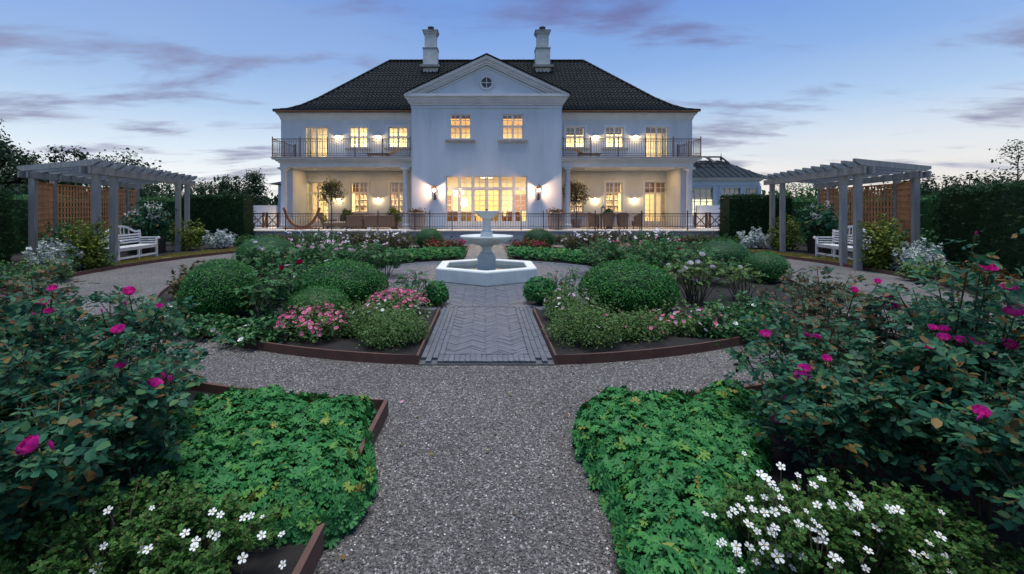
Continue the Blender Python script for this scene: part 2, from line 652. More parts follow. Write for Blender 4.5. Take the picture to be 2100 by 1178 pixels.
M['lf_yew'] = LEAF('yew_needle', [(0, (.010, .036, .016)), (.7, (.020, .062, .023)), (1, (.040, .088, .028))], .6, .15)
M['lf_poten'] = LEAF('potentilla_leaf', [(0, (.030, .090, .020)), (.6, (.052, .14, .030)), (.93, (.085, .18, .036)), (1, (.20, .13, .04))], .55, .25)
M['lf_fine'] = LEAF('fine_shrub_leaf', [(0, (.045, .115, .032)), (.6, (.085, .17, .050)), (1, (.17, .24, .075))], .55, .25)
M['lf_yellow'] = LEAF('yellow_green_leaf', [(0, (.075, .13, .020)), (.6, (.14, .20, .030)), (1, (.24, .27, .05))], .5, .3)
M['lf_silver'] = LEAF('silver_leaf', [(0, (.26, .33, .33)), (.6, (.42, .49, .48)), (1, (.60, .66, .64))], .7, .2)
M['lf_olive'] = LEAF('olive_leaf', [(0, (.06, .075, .030)), (.7, (.10, .115, .05)), (1, (.16, .16, .08))], .5, .2)
M['lf_tree'] = LEAF('tree_leaf', [(0, (.012, .034, .018)), (.7, (.022, .055, .026)), (1, (.04, .075, .03))], .6, .2)
M['lf_brown'] = LEAF('faded_perennial', [(0, (.045, .055, .022)), (.6, (.085, .085, .035)), (1, (.13, .10, .05))], .7, .2)
M['lf_mid'] = LEAF('mid_green_leaf', [(0, (.024, .095, .034)), (.6, (.044, .15, .050)), (.92, (.075, .18, .055)), (1, (.15, .11, .04))], .5, .25)
M['lf_moss'] = LEAF('mossy_grass', [(0, (.11, .115, .022)), (.6, (.17, .15, .03)), (1, (.20, .17, .04))], .8, .2)
M['lf_autumn'] = LEAF('rusty_leaf', [(0, (.10, .045, .02)), (.5, (.18, .08, .03)), (1, (.06, .08, .03))], .6, .25)

# ------------------------------------------------------------------ ground, gravel, soil, bricks
GC = (0.0, 12.5)          # centre of the ring beds
PC = (0.0, 11.4)          # centre of the paved circle and the fountain
OC = (0.0, 13.4)          # centre of the outer ring
R_BED, R_PAVE, R_OUT, R_FRONT = 7.35, 3.8, 10.8, 8.6
PATH = .79


def sheet(name, pts_rows, z, mat, kind='structure'):
    """a strip mesh from pairs of (x,y) rows"""
    vs_, fs_ = [], []
    for a, b in pts_rows:
        vs_ += [(a[0], a[1], z), (b[0], b[1], z)]
    for i in range(len(pts_rows) - 1):
        fs_.append((2 * i, 2 * i + 2, 2 * i + 3, 2 * i + 1))
    mb = MB()
    mb._add(vs_, fs_)
    o = mb.build(name, mat)
    o['kind'] = kind
    # keep normals up
    me = o.data
    if me.polygons and me.polygons[0].normal.z < 0:
        me.flip_normals()
    return o


g = sheet('lawn_ground', [((-600, -60), (600, -60)), ((-600, 900), (600, 900))], -.03, M['lawn'])
g = sheet('gravel_path', [((-13.5, -4), (13.5, -4)), ((-13.5, 23), (13.5, 23))], 0, M['gravel'])


def ring_soil(s):
    rows = []
    n = 60
    ao, ai = math.asin(PATH / R_BED), math.asin(PATH / R_PAVE)
    for i in range(n + 1):
        t = i / n
        a = -math.pi / 2 + ao + (math.pi - 2 * ao) * t
        b = -math.pi / 2 + ai + (math.pi - 2 * ai) * t
        rows.append(((s * R_PAVE * math.cos(b), PC[1] + R_PAVE * math.sin(b)), (s * R_BED * math.cos(a), GC[1] + R_BED * math.sin(a))))
    return sheet('bed_soil', rows, .055, M['soil'])


def front_soil(s):
    rows = []
    for i in range(31):
        x = .87 + (7.6 - .87) * i / 30
        rows.append(((s * x, .3), (s * x, GC[1] - math.sqrt(R_FRONT ** 2 - x * x))))
    return sheet('bed_soil', rows, .050, M['soil'])


def outer_soil(s):
    rows = []
    for i in range(41):
        a = R(-48 + 88 * i / 40)
        rows.append(((s * R_OUT * math.cos(a), OC[1] + R_OUT * math.sin(a)), (s * 19 * math.cos(a), OC[1] + 16 * math.sin(a))))
    return sheet('bed_soil', rows, .055, M['soil'])


for s in (-1, 1):
    ring_soil(s)
    front_soil(s)
    outer_soil(s)


def edging(pts, label, h=.11, th=.025, name='steel_edging'):
    mb = MB()
    pts = [Vector((p[0], p[1], 0)) for p in pts]
    n = len(pts)
    L, Rr = [], []
    for i, p in enumerate(pts):
        d = (pts[min(i + 1, n - 1)] - pts[max(i - 1, 0)]).normalized()
        k = Vector((-d.y, d.x, 0)) * (th / 2)
        if 0 < i < n - 1:
            d1 = (p - pts[i - 1]).normalized()
            c = max(.5, d1.dot(d))
            k = k / c
        L.append(p + k)
        Rr.append(p - k)
    vs_ = []
    for a, b in zip(L, Rr):
        vs_ += [(a.x, a.y, -.02), (b.x, b.y, -.02), (b.x, b.y, h), (a.x, a.y, h)]
    fs_ = []
    for i in range(n - 1):
        o = 4 * i
        for k in range(4):
            fs_.append((o + k, o + (k + 1) % 4, o + 4 + (k + 1) % 4, o + 4 + k))
    fs_ += [(3, 2, 1, 0), (4 * n - 4, 4 * n - 3, 4 * n - 2, 4 * n - 1)]
    mb._add(vs_, fs_)
    o = mb.build(name, M['corten'])
    tag(o, label, 'edging', 'rusted steel bed edgings')
    return o


def arc(c, r, a0, a1, n):
    return [(c[0] + r * math.cos(R(a0 + (a1 - a0) * i / n)), c[1] + r * math.sin(R(a0 + (a1 - a0) * i / n))) for i in range(n + 1)]


SIDE = {-1: 'hammock side', 1: 'conservatory side'}
for s in (-1, 1):
    ao = math.degrees(math.asin(PATH / R_BED))
    ai = math.degrees(math.asin(PATH / R_PAVE))
    pts = [(PATH, PC[1] - R_PAVE * math.cos(R(ai)))] + arc(GC, R_BED, -90 + ao, 90 - ao, 60) + [(PATH, PC[1] + R_PAVE * math.cos(R(ai)))]
    edging([(s * x, y) for x, y in pts], 'rusted steel edging around the rose bed beside the brick path on the ' + SIDE[s])
    pts = [(.87, .3), (.87, GC[1] - math.sqrt(R_FRONT ** 2 - .87 ** 2))] + [(x, GC[1] - math.sqrt(R_FRONT ** 2 - x * x)) for x in np.linspace(1.2, 7.6, 24)]
    edging([(s * x, y) for x, y in pts], 'rusted steel edging beside the gravel path and geraniums in front on the ' + SIDE[s], h=.13, th=.035)
    edging([(s * x, y) for x, y in arc(OC, R_OUT, -46, 39, 44)], 'curved rusted steel edging along the gravel in front of the pergola on the ' + SIDE[s], h=.10)


# --- loose stones of the near gravel: nobody could count them
def gravel_stones():
    n = 120000
    y = 1.9 + 5.6 * rng.random(n) ** 1.35
    half = np.minimum(.3 + y * 1.08, 7.0)
    x = rng.uniform(-1, 1, n) * half
    dg = np.sqrt(x ** 2 + (y - GC[1]) ** 2)
    ok = (dg > R_BED + .03) & ((np.abs(x) < .84) | (dg < R_FRONT - .03))
    x, y = x[ok], y[ok]
    k = len(x)
    tv = A((1, 0, 0), (-1, 0, 0), (0, 1, 0), (0, -1, 0), (.1, .1, .62), (-.1, 0, -.5)) * .5
    tf = np.array([(0, 2, 4), (2, 1, 4), (1, 3, 4), (3, 0, 4)])
    S = rng.uniform(.007, .016, k) * (1 + .25 * (rng.random(k) > .93))
    P = np.stack([x, y, rng.uniform(.0, .006, k)], 1)
    N = jitter(np.tile(A((0, 0, 1)), (k, 1)), .35)
    sq = rng.uniform(.6, 1.0, k)
    m = LEAF('pebble', [(0, (.036, .034, .033)), (.35, (.068, .063, .059)), (.65, (.107, .100, .094)), (.90, (.17, .162, .154)), (.975, (.34, .33, .32)), (1, (.60, .59, .58))], .6, 0.0, .4)
    o = scatter('gravel', m, (tv, tf), P, N, S)
    tag(o, 'loose grey gravel stones on the path and ring walk', 'gravel', kind='stuff')


gravel_stones()


# --- brick paving
def clip(poly, rect):
    x0, x1, y0, y1 = rect

    def cut(ps, f, inter):
        out = []
        for i in range(len(ps)):
            a, b = ps[i - 1], ps[i]
            fa, fb = f(a), f(b)
            if fa != fb:
                out.append(inter(a, b))
            if fb:
                out.append(b)
        return out

    def ix(c):
        return lambda a, b: (c, a[1] + (b[1] - a[1]) * (c - a[0]) / (b[0] - a[0]))

    def iy(c):
        return lambda a, b: (a[0] + (b[0] - a[0]) * (c - a[1]) / (b[1] - a[1]), c)
    for f, i in ((lambda p: p[0] >= x0, ix(x0)), (lambda p: p[0] <= x1, ix(x1)), (lambda p: p[1] >= y0, iy(y0)), (lambda p: p[1] <= y1, iy(y1))):
        if not poly:
            return []
        poly = cut(poly, f, i)
    return poly


def area(p):
    return abs(sum(p[i - 1][0] * p[i][1] - p[i][0] * p[i - 1][1] for i in range(len(p)))) / 2


def herringbone(rect, w=.062, n=4, gap=.0045):
    """polygons of a 45 degree herringbone bond clipped to a rectangle"""
    x0, x1, y0, y1 = rect
    cx, cy = (x0 + x1) / 2, (y0 + y1) / 2
    rad = math.hypot(x1 - x0, y1 - y0) / 2 + n * w
    K = int(rad / w) + n
    c = math.cos(R(45))
    out = []
    for m_ in range(-K // n - 1, K // n + 2):
        for k in range(-K, K + 1):
            for hv in (0, 1):
                ox, oy = k + n * m_, k - n * m_
                q = (ox, ox + n, oy, oy + 1) if hv == 0 else (ox + n, ox + n + 1, oy + 1 - n, oy + 1)
                mx, my = (q[0] + q[1]) / 2 * w, (q[2] + q[3]) / 2 * w
                if mx * mx + my * my > rad * rad:
                    continue
                e = gap / w / 2
                pts = [(q[0] + e, q[2] + e), (q[1] - e, q[2] + e), (q[1] - e, q[3] - e), (q[0] + e, q[3] - e)]
                pts = [(cx + (a - b) * c * w, cy + (a + b) * c * w) for a, b in pts]
                full = all(x0 <= p[0] <= x1 and y0 <= p[1] <= y1 for p in pts)
                if not full:
                    pts = clip(pts, rect)
                    if len(pts) < 3 or area(pts) < .25 * w * w:
                        continue
                out.append((pts, full, hv))
    return out


base = sheet('brick_path', [((-PATH + .012, 5.17), (PATH - .012, 5.17)), ((-PATH + .012, 22.4), (PATH - .012, 22.4))], .012, M['joint'])
HB = (-.50, .50, 5.45, 8.0)
joined = MB()
count = 0
proto = {}
for pts, full, hv in sorted(herringbone(HB), key=lambda q: min(p[1] for p in q[0])):
    zt = .040 + random.uniform(-.003, .003)
    if count < 235:
        count += 1
        if full:
            cx, cy = sum(p[0] for p in pts) / 4, sum(p[1] for p in pts) / 4
            if hv not in proto:
                proto[hv] = MB().prism([(p[0] - cx, p[1] - cy) for p in pts], -.03, 0).mesh('brick', M['brick'])
            o = link('brick', proto[hv], base)
            o.location = (cx, cy, zt)
            o.rotation_euler = (random.gauss(0, .006), random.gauss(0, .006), random.gauss(0, .008))
        else:
            MB().prism(pts, .012, zt).build('brick', M['brick'], base)
    else:
        joined.prism(pts, .012, zt)
sold = MB().box(-.029, .029, -.115, .115, -.03, 0).mesh('brick', M['brick'])
for i in range(16):
    o = link('brick', sold, base)
    o.location = (-.47 + i * .0627, 5.315, .041 + random.uniform(-.003, .003))
    o.rotation_euler = (random.gauss(0, .008), random.gauss(0, .008), random.gauss(0, .012))
for s in (-1, 1):                                     # stretcher courses on both sides
    for c in range(4):
        yy = 5.20 + (c % 2) * .12
        xm = s * (.535 + c * .067)
        while yy < 8.0:
            z = .040 + random.uniform(-.003, .003)
            joined.box(xm - .030, xm + .030, yy, yy + .235, .012, z)
            yy += .242
for pts, full, hv in herringbone((-PATH + .03, PATH - .03, 14.9, 22.3), w=.09):
    joined.prism(pts, .012, .040 + random.uniform(-.003, .003))
o = joined.build('brickwork', M['brick'], base)
o['kind'] = 'stuff'
disc = MB()._add([(PC[0] + R_PAVE * math.cos(R(a)), PC[1] + R_PAVE * math.sin(R(a)), .016) for a in range(0, 360, 4)], [tuple(range(90))])
disc = disc.build('brick_circle', M['joint'])
disc['kind'] = 'structure'
ring = MB()
for pts, full, hv in herringbone((-R_PAVE, R_PAVE, PC[1] - R_PAVE, PC[1] + R_PAVE), w=.075):
    cx, cy = sum(p[0] for p in pts) / len(pts), sum(p[1] for p in pts) / len(pts)
    d = math.hypot(cx, cy - PC[1])
    if d < R_PAVE - .33 and d > .6 and not (abs(cx) < PATH + .1 and (cy < 8.12 or cy > 14.85)):
        ring.prism(pts, .016, .043 + random.uniform(-.003, .003))
for i in range(300):                                  # soldier course round the circle
    a = 2 * math.pi * i / 300
    c, s_ = math.cos(a), math.sin(a)
    r0, r1, hw = R_PAVE - .30, R_PAVE - .06, .034
    if abs(r0 * c) < PATH + .05:
        continue
    p = [(PC[0] + r * c - k * hw * s_, PC[1] + r * s_ + k * hw * c) for r, k in ((r0, -1), (r1, -1), (r1, 1), (r0, 1))]
    ring.prism(p, .016, .043 + random.uniform(-.003, .003))
for k in range(26):                                   # soldier course where the path meets the circle
    x = -.77 + k * .0615
    ring.box(x - .028, x + .028, 8.02, 8.25, .016, .043 + random.uniform(-.003, .003))
o = ring.build('brickwork', M['brick'], disc)
o['kind'] = 'stuff'

# ------------------------------------------------------------------ terrace
YT, ZT = 22.4, .65
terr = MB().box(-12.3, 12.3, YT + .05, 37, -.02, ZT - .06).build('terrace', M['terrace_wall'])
terr['kind'] = 'structure'
cop = MB().box(-12.36, 12.36, YT, 27.5, ZT - .057, ZT)
cop.build('paving_edge', M['paving'], terr)

# ------------------------------------------------------------------ house
YB, YW, YR = 24.2, 27.0, 32.0
villa = thing('villa', 'large white two-storey villa with dark hipped tile roof, pediment and lit windows', 'house', (0, YW, 0))
BX, WX = 4.0, 12.2


def wall_open(mb, x0, x1, z0, z1, y, th, opens):
    xs = sorted({x0, x1, *[o[0] for o in opens], *[o[1] for o in opens]})
    for a, b in zip(xs[:-1], xs[1:]):
        cuts = sorted([(o[2], o[3]) for o in opens if o[0] < (a + b) / 2 < o[1]])
        z = z0
        for c0, c1 in cuts:
            if c0 > z + 1e-4:
                mb.box(a, b, y, y + th, z, c0)
            z = c1
        if z < z1 - 1e-4:
            mb.box(a, b, y, y + th, z, z1)


Q = [(0, .5), (.5, 1)]
L_FOUR = [(a, b, c, d, 2, 2) for a, b in Q for c, d in ((0, .52), (.52, 1))]
L_TALL = [(a, b, 0, .66, 2, 4) for a, b in Q] + [(a, b, .66, 1, 2, 2) for a, b in Q]
L_DOOR = [(a, b, 0, .74, 2, 5) for a, b in Q] + [(a, b, .74, 1, 2, 2) for a, b in Q]
L_BALC = [(a, b, 0, 1, 2, 5) for a, b in Q]
L_CENT = [(i / 6, (i + 1) / 6, 0, .755, 2, 6) for i in range(6)] + [(i / 6, (i + 1) / 6, .755, 1, 2, 2) for i in range(6)]


def window(name, x0, x1, z0, z1, y, layout, sill=False, each=False, blind=0, kick=0.0, label=None, surround=True, panes=None, st=.055):
    """frame mesh with sashes and muntins; panes, sill and blind are its children"""
    W, H = x1 - x0, z1 - z0
    fr = MB()
    fw = .05
    ya, yb = y + .07, y + .15
    fr.box(x0, x0 + fw, ya, yb, z0, z1).box(x1 - fw, x1, ya, yb, z0, z1).box(x0 + fw, x1 - fw, ya, yb, z1 - fw, z1).box(x0 + fw, x1 - fw, ya, yb, z0, z0 + fw)
    win = fr.build(name, M['sash'], villa)
    if label:
        win['label'] = label
    bars = MB()
    pan = []
    for u0, u1, v0, v1, nc, nr in layout:
        a, b = x0 + u0 * W, x0 + u1 * W
        c, d = z0 + v0 * H, z0 + v1 * H
        yc, yd = y + .078, y + .14
        kb = kick if v0 == 0 else 0
        a2, b2, c2, d2 = a + st, b - st, c + st + kb, d - st
        bars.box(a + .004, a2, yc, yd, c + .004, d - .004).box(b2, b - .004, yc, yd, c + .004, d - .004).box(a2, b2, yc, yd, c + .004, c2).box(a2, b2, yc, yd, d2, d - .004)
        mw = .036
        ym, yn = y + .09, y + .125
        for i in range(1, nc):
            x = a2 + (b2 - a2) * i / nc
            bars.box(x - mw / 2, x + mw / 2, ym, yn, c2, d2)
        for j in range(1, nr):
            z = c2 + (d2 - c2) * j / nr
            bars.box(a2, b2, ym + .002, yn - .002, z - mw / 2 + .002, z + mw / 2 - .002)
        if each:
            for i in range(nc):
                for j in range(nr):
                    pan.append((a2 + (b2 - a2) * i / nc, a2 + (b2 - a2) * (i + 1) / nc, c2 + (d2 - c2) * j / nr, c2 + (d2 - c2) * (j + 1) / nr))
        else:
            pan.append((a2, b2, c2, d2))
    bars.build('glazing_bars', M['sash'], win)
    for a, b, c, d in pan:
        MB().box(a, b, y + .104, y + .110, c, d).build('pane', M['glass'], win)
    if surround:
        s = MB()
        e = .13
        s.box(x0 - e, x0, y - .035, y, z0, z1 + e).box(x1, x1 + e, y - .035, y, z0, z1 + e).box(x0, x1, y - .035, y, z1, z1 + e)
        s.build('surround', M['plaster'], win)
    if sill:
        MB().box(x0 - .24, x1 + .24, y - .14, y + .02, z0 - .15, z0 - .04).build('sill', M['sill'], win)
    if blind:
        MB().box(x0 + .06, x1 - .06, y + .20, y + .215, z1 - blind, z1 - .03).build('blind', M['blind'], win)
    return win


# openings (mirrored on both wings)
UP_DOOR, UP_W2, UP_W3 = (9.43, 10.77, 4.46, 6.55), (7.06, 8.13, 5.33, 6.55), (4.69, 5.82, 5.33, 6.55)
LO_DOOR, LO_W2, LO_W3 = (9.38, 10.69, ZT + .01, 3.29), (7.06, 8.06, 1.47, 3.25), (4.72, 5.73, 1.47, 3.25)
wing_open = []
for s in (-1, 1):
    for q in (UP_DOOR, UP_W2, UP_W3, LO_DOOR, LO_W2, LO_W3):
        a, b = sorted((s * q[0], s * q[1]))
        wing_open.append((a, b, q[2], q[3]))
wall = MB()
for s in (-1, 1):
    lo, hi = (-WX, -BX) if s < 0 else (BX, WX)
    wall_open(wall, lo, hi, ZT - .05, 7.42, YW, .3, [o for o in wing_open if lo < o[0] < hi])
    wall.box(s * WX, s * (WX - .3), YW + .3, 36.7, ZT - .05, 7.42)
    # side walls that close the ends of the loggia
    wall.box(s * 10.62, s * 10.96, 24.95, YW, ZT - .05, 3.93)
wall.box(-WX, WX, 36.7, 37, ZT - .05, 7.42)
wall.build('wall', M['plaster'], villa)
blk = MB()
C_DOOR = (-2.18, 2.18, ZT + .01, 3.46)
B_W = [(-1.95, -.83, 5.41, 6.73), (.83, 1.95, 5.41, 6.73)]
wall_open(blk, -BX, BX, ZT - .05, 7.70, YB, .3, [C_DOOR] + B_W)
for s in (-1, 1):
    blk.box(s * BX, s * (BX - .3), YB + .3, YW + .3, ZT - .05, 7.70)
    # shallow corner strips and the string line of the block
    blk.box(s * (BX - .02), s * (BX - 1.0), YB - .018, YB, ZT, 7.05)
blk.box(-BX - .02, BX + .02, YB - .05, YB - .02, 7.05, 7.14)
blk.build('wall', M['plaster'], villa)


def rooms():
    mb, fl = MB(), MB()
    yb = 31.0
    for x0, x1 in ((-WX + .3, -BX - .02), (BX + .02, WX - .3)):
        for z0, z1 in ((ZT, 3.85), (4.40, 7.2)):
            mb.box(x0, x1, yb, yb + .1, z0, z1)
            mb.box(x0 - .05, x0, YW + .3, yb, z0, z1).box(x1, x1 + .05, YW + .3, yb, z0, z1)
            mb.box(x0, x1, YW + .3, yb, z1, z1 + .05)
            fl.box(x0, x1, YW + .3, yb, z0 - .05, z0)
    for z0, z1 in ((ZT, 3.75), (4.40, 7.2)):
        mb.box(-BX + .3, BX - .3, yb, yb + .1, z0, z1)
        mb.box(-BX + .3, -BX + .35, YB + .3, yb, z0, z1).box(BX - .35, BX - .3, YB + .3, yb, z0, z1)
        mb.box(-BX + .35, BX - .35, YB + .3, yb, z1, z1 + .05)
        fl.box(-BX + .35, BX - .35, YB + .3, yb, z0 - .05, z0)
    mb.build('room_wall', M['room'], villa)
    fl.build('room_floor', M['room_floor'], villa)


rooms()


def area_light(name, loc, sx, sy, power, col):
    d = bpy.data.lights.new(name, 'AREA')
    d.shape = 'RECTANGLE'
    d.size, d.size_y = sx, sy
    d.energy = power
    d.color = col
    o = bpy.data.objects.new(name, d)
    COL.objects.link(o)
    o.location = loc
    return o


WARM = (1.0, .80, .42)
for s in (-1, 1):
    area_light('ceiling_light', (s * 8.1, 29.2, 3.80), 5, 1.6, 480, WARM)
    area_light('ceiling_light', (s * 8.1, 29.2, 7.15), 5, 1.6, 480, WARM)
area_light('ceiling_light', (0, 27.6, 3.70), 4, 2.5, 620, WARM)
area_light('ceiling_light', (0, 27.6, 7.15), 4, 2.5, 480, WARM)

for s in (-1, 1):
    def X(q):
        return tuple(sorted((s * q[0], s * q[1])))
    sd_ = SIDE[s]
    window('balcony_door', *X(UP_DOOR), UP_DOOR[2], UP_DOOR[3], YW, L_BALC, blind=.35 if s > 0 else 0)
    window('window', *X(UP_W2), UP_W2[2], UP_W2[3], YW, L_FOUR, sill=True, blind=.42 if s > 0 else .0)
    window('window', *X(UP_W3), UP_W3[2], UP_W3[3], YW, L_FOUR, sill=True, blind=.45 if s > 0 else .0)
    window('terrace_door', *X(LO_DOOR), LO_DOOR[2], LO_DOOR[3], YW, L_DOOR, kick=.25, blind=.62 if s > 0 else 0)
    window('window', *X(LO_W2), LO_W2[2], LO_W2[3], YW, L_TALL, sill=True, blind=.55)
    window('window', *X(LO_W3), LO_W3[2], LO_W3[3], YW, L_TALL, sill=True, blind=.55)
    q = B_W[0 if s < 0 else 1]
    window('window', *q, YB, L_FOUR, sill=True, blind=.2, surround=False)
window('terrace_door', *C_DOOR, YB, L_CENT, each=True, st=.085, kick=.30, surround=False, label='wide set of six glazed doors with a row of small panes above')


# mouldings: boxes stepping out along the front and the two returns of the block
def band(mb, hw, y, out, z0, z1, yb):
    mb.box(-hw - out, hw + out, y - out, y, z0, z1)
    for s in (-1, 1):
        mb.box(s * hw, s * (hw + out), y, yb, z0, z1)


cor = MB()
for out, z0, z1 in ((.05, 7.20, 7.28), (.10, 7.28, 7.36), (.16, 7.36, 7.46), (.22, 7.46, 7.56), (.27, 7.56, 7.62), (.34, 7.62, 7.76)):
    band(cor, BX, YB, out, z0, z1, 29.0)
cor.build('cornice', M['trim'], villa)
# pediment
PX, PZ0, PZ1 = BX + .34, 7.76, 9.78
slope = (PZ1 - PZ0) / PX
tym = MB().prism_y([(-BX, 7.70), (BX, 7.70), (0, 7.70 + BX * slope - .05)], YB, YB + .3)
tym.build('pediment', M['plaster'], villa)
rake = MB()
for out, a, b in ((.34, .0, -.16), (.26, -.16, -.22), (.20, -.22, -.34), (.12, -.34, -.44), (.05, -.52, -.58)):
    za, zb = PZ1 + a, PZ1 + b
    for s in (-1, 1):
        xa = PX
        ze = PZ0
        x_top = max(0.02, (za - ze) / slope)
        x_bot = max(0.02, (zb - ze) / slope)
        rake.prism_y([(0, zb), (0, za), (s * x_top, ze), (s * x_bot, ze)][:: s], YB - out, YB)
rake.build('raking_cornice', M['trim'], villa)
rf = MB()
for s in (-1, 1):
    x0, z0 = s * (PX + .06), PZ0 - .02
    rf.prism_y([(0, PZ1 + .01), (0, PZ1 + .08), (x0, z0 + .06), (x0, z0 - .01)][:: s], YB - .40, 32.0)
rf.build('gable_roof', M['tile'], villa)
# oval window
rw = MB()
cz, yy = 8.40, YB - .02


def ring_y(mb, cx, cz, r0, r1, y0, y1, n=32):
    vs_, fs_ = [], []
    for k in range(n):
        a = 2 * math.pi * k / n
        for r, y in ((r0, y0), (r1, y0), (r1, y1), (r0, y1)):
            vs_.append((cx + r * math.cos(a), y, cz + r * math.sin(a)))
    for k in range(n):
        o, p = 4 * k, 4 * ((k + 1) % n)
        for j in range(4):
            j2 = (j + 1) % 4
            fs_.append((o + j, o + j2, p + j2, p + j))
    mb._add(vs_, fs_)


ring_y(rw, 0, cz, .28, .38, YB - .07, YB + .01)
rnd = rw.build('round_window', M['trim'], villa, 40)
b = MB().box(-.014, .014, YB - .05, YB - .02, cz - .29, cz + .29).box(-.29, .29, YB - .048, YB - .022, cz - .014, cz + .014)
b.build('glazing_bars', M['sash'], rnd)
pn = MB()
pn._add([(.29 * math.cos(2 * math.pi * k / 32), YB - .012, cz + .29 * math.sin(2 * math.pi * k / 32)) for k in range(32)], [tuple(range(32))])
pn.build('pane', M['dark_glass'], rnd)

# wing cornice under the eaves (a cove)
wc = MB()
for out, z0, z1 in ((.03, 6.98, 7.04), (.045, 7.04, 7.10), (.075, 7.10, 7.18), (.11, 7.18, 7.25), (.16, 7.25, 7.31), (.22, 7.31, 7.37)):
    for s in (-1, 1):
        wc.box(s * (BX + .003), s * (WX + out), YW - out, YW, z0, z1)
        wc.box(s * WX, s * (WX + out), YW, 36.7, z0, z1)
wc.build('eaves_cornice', M['trim'], villa)
gut = MB()
for s in (-1, 1):
    gut.box(s * (BX + .35), s * (WX + .25), YW - .49, YW - .40, 7.372, 7.43)
gut.build('gutter', M['copper'], villa)

# --- main roof: rows of pantiles as real waves and steps
EX, EY, EZ = WX + .27, YW - .45, 7.40
DEPTH = 37.80 - EY
prof_u = [0, .6, 1.2, 2.0, 5.62]
prof_z = [0, .20, .56, 1.22, 4.70]


def rz(u):
    return float(np.interp(u, prof_u, prof_z))


def roof_front():
    rows, V, F = 25, [], []
    us = np.linspace(0, 5.62, rows + 1)
    pitch, sub = .25, 6
    for r in range(rows):
        u0, u1 = us[r], us[r + 1] + .04
        hw0 = EX - u0
        n = int(2 * hw0 / pitch * sub)
        xs = np.linspace(-hw0, hw0, n + 1)
        ph = xs / pitch * 2 * math.pi
        wv = .05 * np.maximum(np.sin(ph), -.55)
        k = min(1.0, (EX - us[r + 1]) / hw0)
        off = len(V)
        z0, z1 = EZ + rz(u0), EZ + rz(min(u1, 5.62))
        for i in range(n + 1):
            V.append((xs[i], EY + u0, z0 + wv[i] + .075))
        for i in range(n + 1):
            xx = max(-(EX - us[r + 1]), min(EX - us[r + 1], xs[i]))
            V.append((xx, EY + u1, z1 + wv[i] + .005))
        for i in range(n + 1):
            V.append((xs[i], EY + u0 + .002, z0 + wv[i] - .01))
        for i in range(n):
            F.append((off + i, off + i + 1, off + n + 2 + i, off + n + 1 + i))
            F.append((off + 2 * (n + 1) + i, off + 2 * (n + 1) + i + 1, off + i + 1, off + i))
    me = np_mesh('roof_tiles', np.array(V), np.array(F), M['tile'], True)
    me.set_sharp_from_angle(angle=R(40))
    o = link('roof_tiles', me, villa)
    o['kind'] = 'stuff'


roof_front()
# the three other slopes, slightly under the tiles
rm = MB()
for s in (-1, 1):
    for i in range(4):
        u0, u1 = prof_u[i], prof_u[i + 1]
        vs_ = [(s * (EX - u0), EY + u0, EZ + prof_z[i]), (s * (EX - u1), EY + u1, EZ + prof_z[i + 1]),
               (s * (EX - u1), EY + DEPTH - u1, EZ + prof_z[i + 1]), (s * (EX - u0), EY + DEPTH - u0, EZ + prof_z[i])]
        rm._add(vs_, [(0, 1, 2, 3)] if s < 0 else [(3, 2, 1, 0)])
for i in range(4):
    u0, u1 = prof_u[i], prof_u[i + 1]
    rm._add([(-(EX - u0), EY + DEPTH - u0, EZ + prof_z[i]), (EX - u0, EY + DEPTH - u0, EZ + prof_z[i]), (EX - u1, EY + DEPTH - u1, EZ + prof_z[i + 1]), (-(EX - u1), EY + DEPTH - u1, EZ + prof_z[i + 1])], [(1, 0, 3, 2)])
rm.box(-EX + .05, EX - .05, EY + .05, EY + DEPTH - .05, EZ - .02, EZ + .004)
rm.build('roof', M['tile'], villa)
cap = MB()


def caps(p, q, step=.36, r=.085):
    p, q = Vector(p), Vector(q)
    n = max(1, int((q - p).length / step))
    for i in range(n):
        a, b_ = p.lerp(q, i / n), p.lerp(q, (i + 1.1) / n)
        cap.tube([a, b_], [r, r * .82], 8)


for s in (-1, 1):
    for i in range(4):
        u0, u1 = prof_u[i], prof_u[i + 1]
        caps((s * (EX - u0), EY + u0, EZ + prof_z[i] + .05), (s * (EX - u1), EY + u1, EZ + prof_z[i + 1] + .05))
caps((-(EX - 5.62), EY + 5.62, EZ + 4.76), (EX - 5.62, EY + 5.62, EZ + 4.76))
o = cap.build('ridge_tiles', M['tile'], villa, 50)
o['kind'] = 'stuff'

for s in (-1, 1):
    cx, cy = s * 3.85, 31.45
    c = MB()
    c.box(cx - .49, cx + .49, cy - .42, cy + .42, 10.9, 12.62).box(cx - .39, cx + .39, cy - .34, cy + .34, 12.62, 13.62)
    c.box(cx - .42, cx + .42, cy - .37, cy + .37, 13.62, 13.68).box(cx - .46, cx + .46, cy - .41, cy + .41, 13.68, 13.76).box(cx - .50, cx + .50, cy - .45, cy + .45, 13.76, 13.84)
    ch = c.build('chimney', M['chimney'], villa, bevel=.01)
    MB().box(cx - .52, cx + .52, cy - .45, cy + .45, 12.60, 12.69).box(cx - .54, cx + .54, cy - .49, cy + .49, 13.843, 13.89).build('lead_cap', M['lead'], ch)
    MB().lathe([(.20, 13.9), (.20, 14.14), (.23, 14.15), (.23, 14.2), (0, 14.22)], 14, (cx, cy, 0)).build('chimney_pot', M['pot_dark'], ch, 40)
    MB().box(cx - .68, cx + .68, cy - .66, cy - .42, 11.30, 11.46).build('flashing', M['lead'], ch)

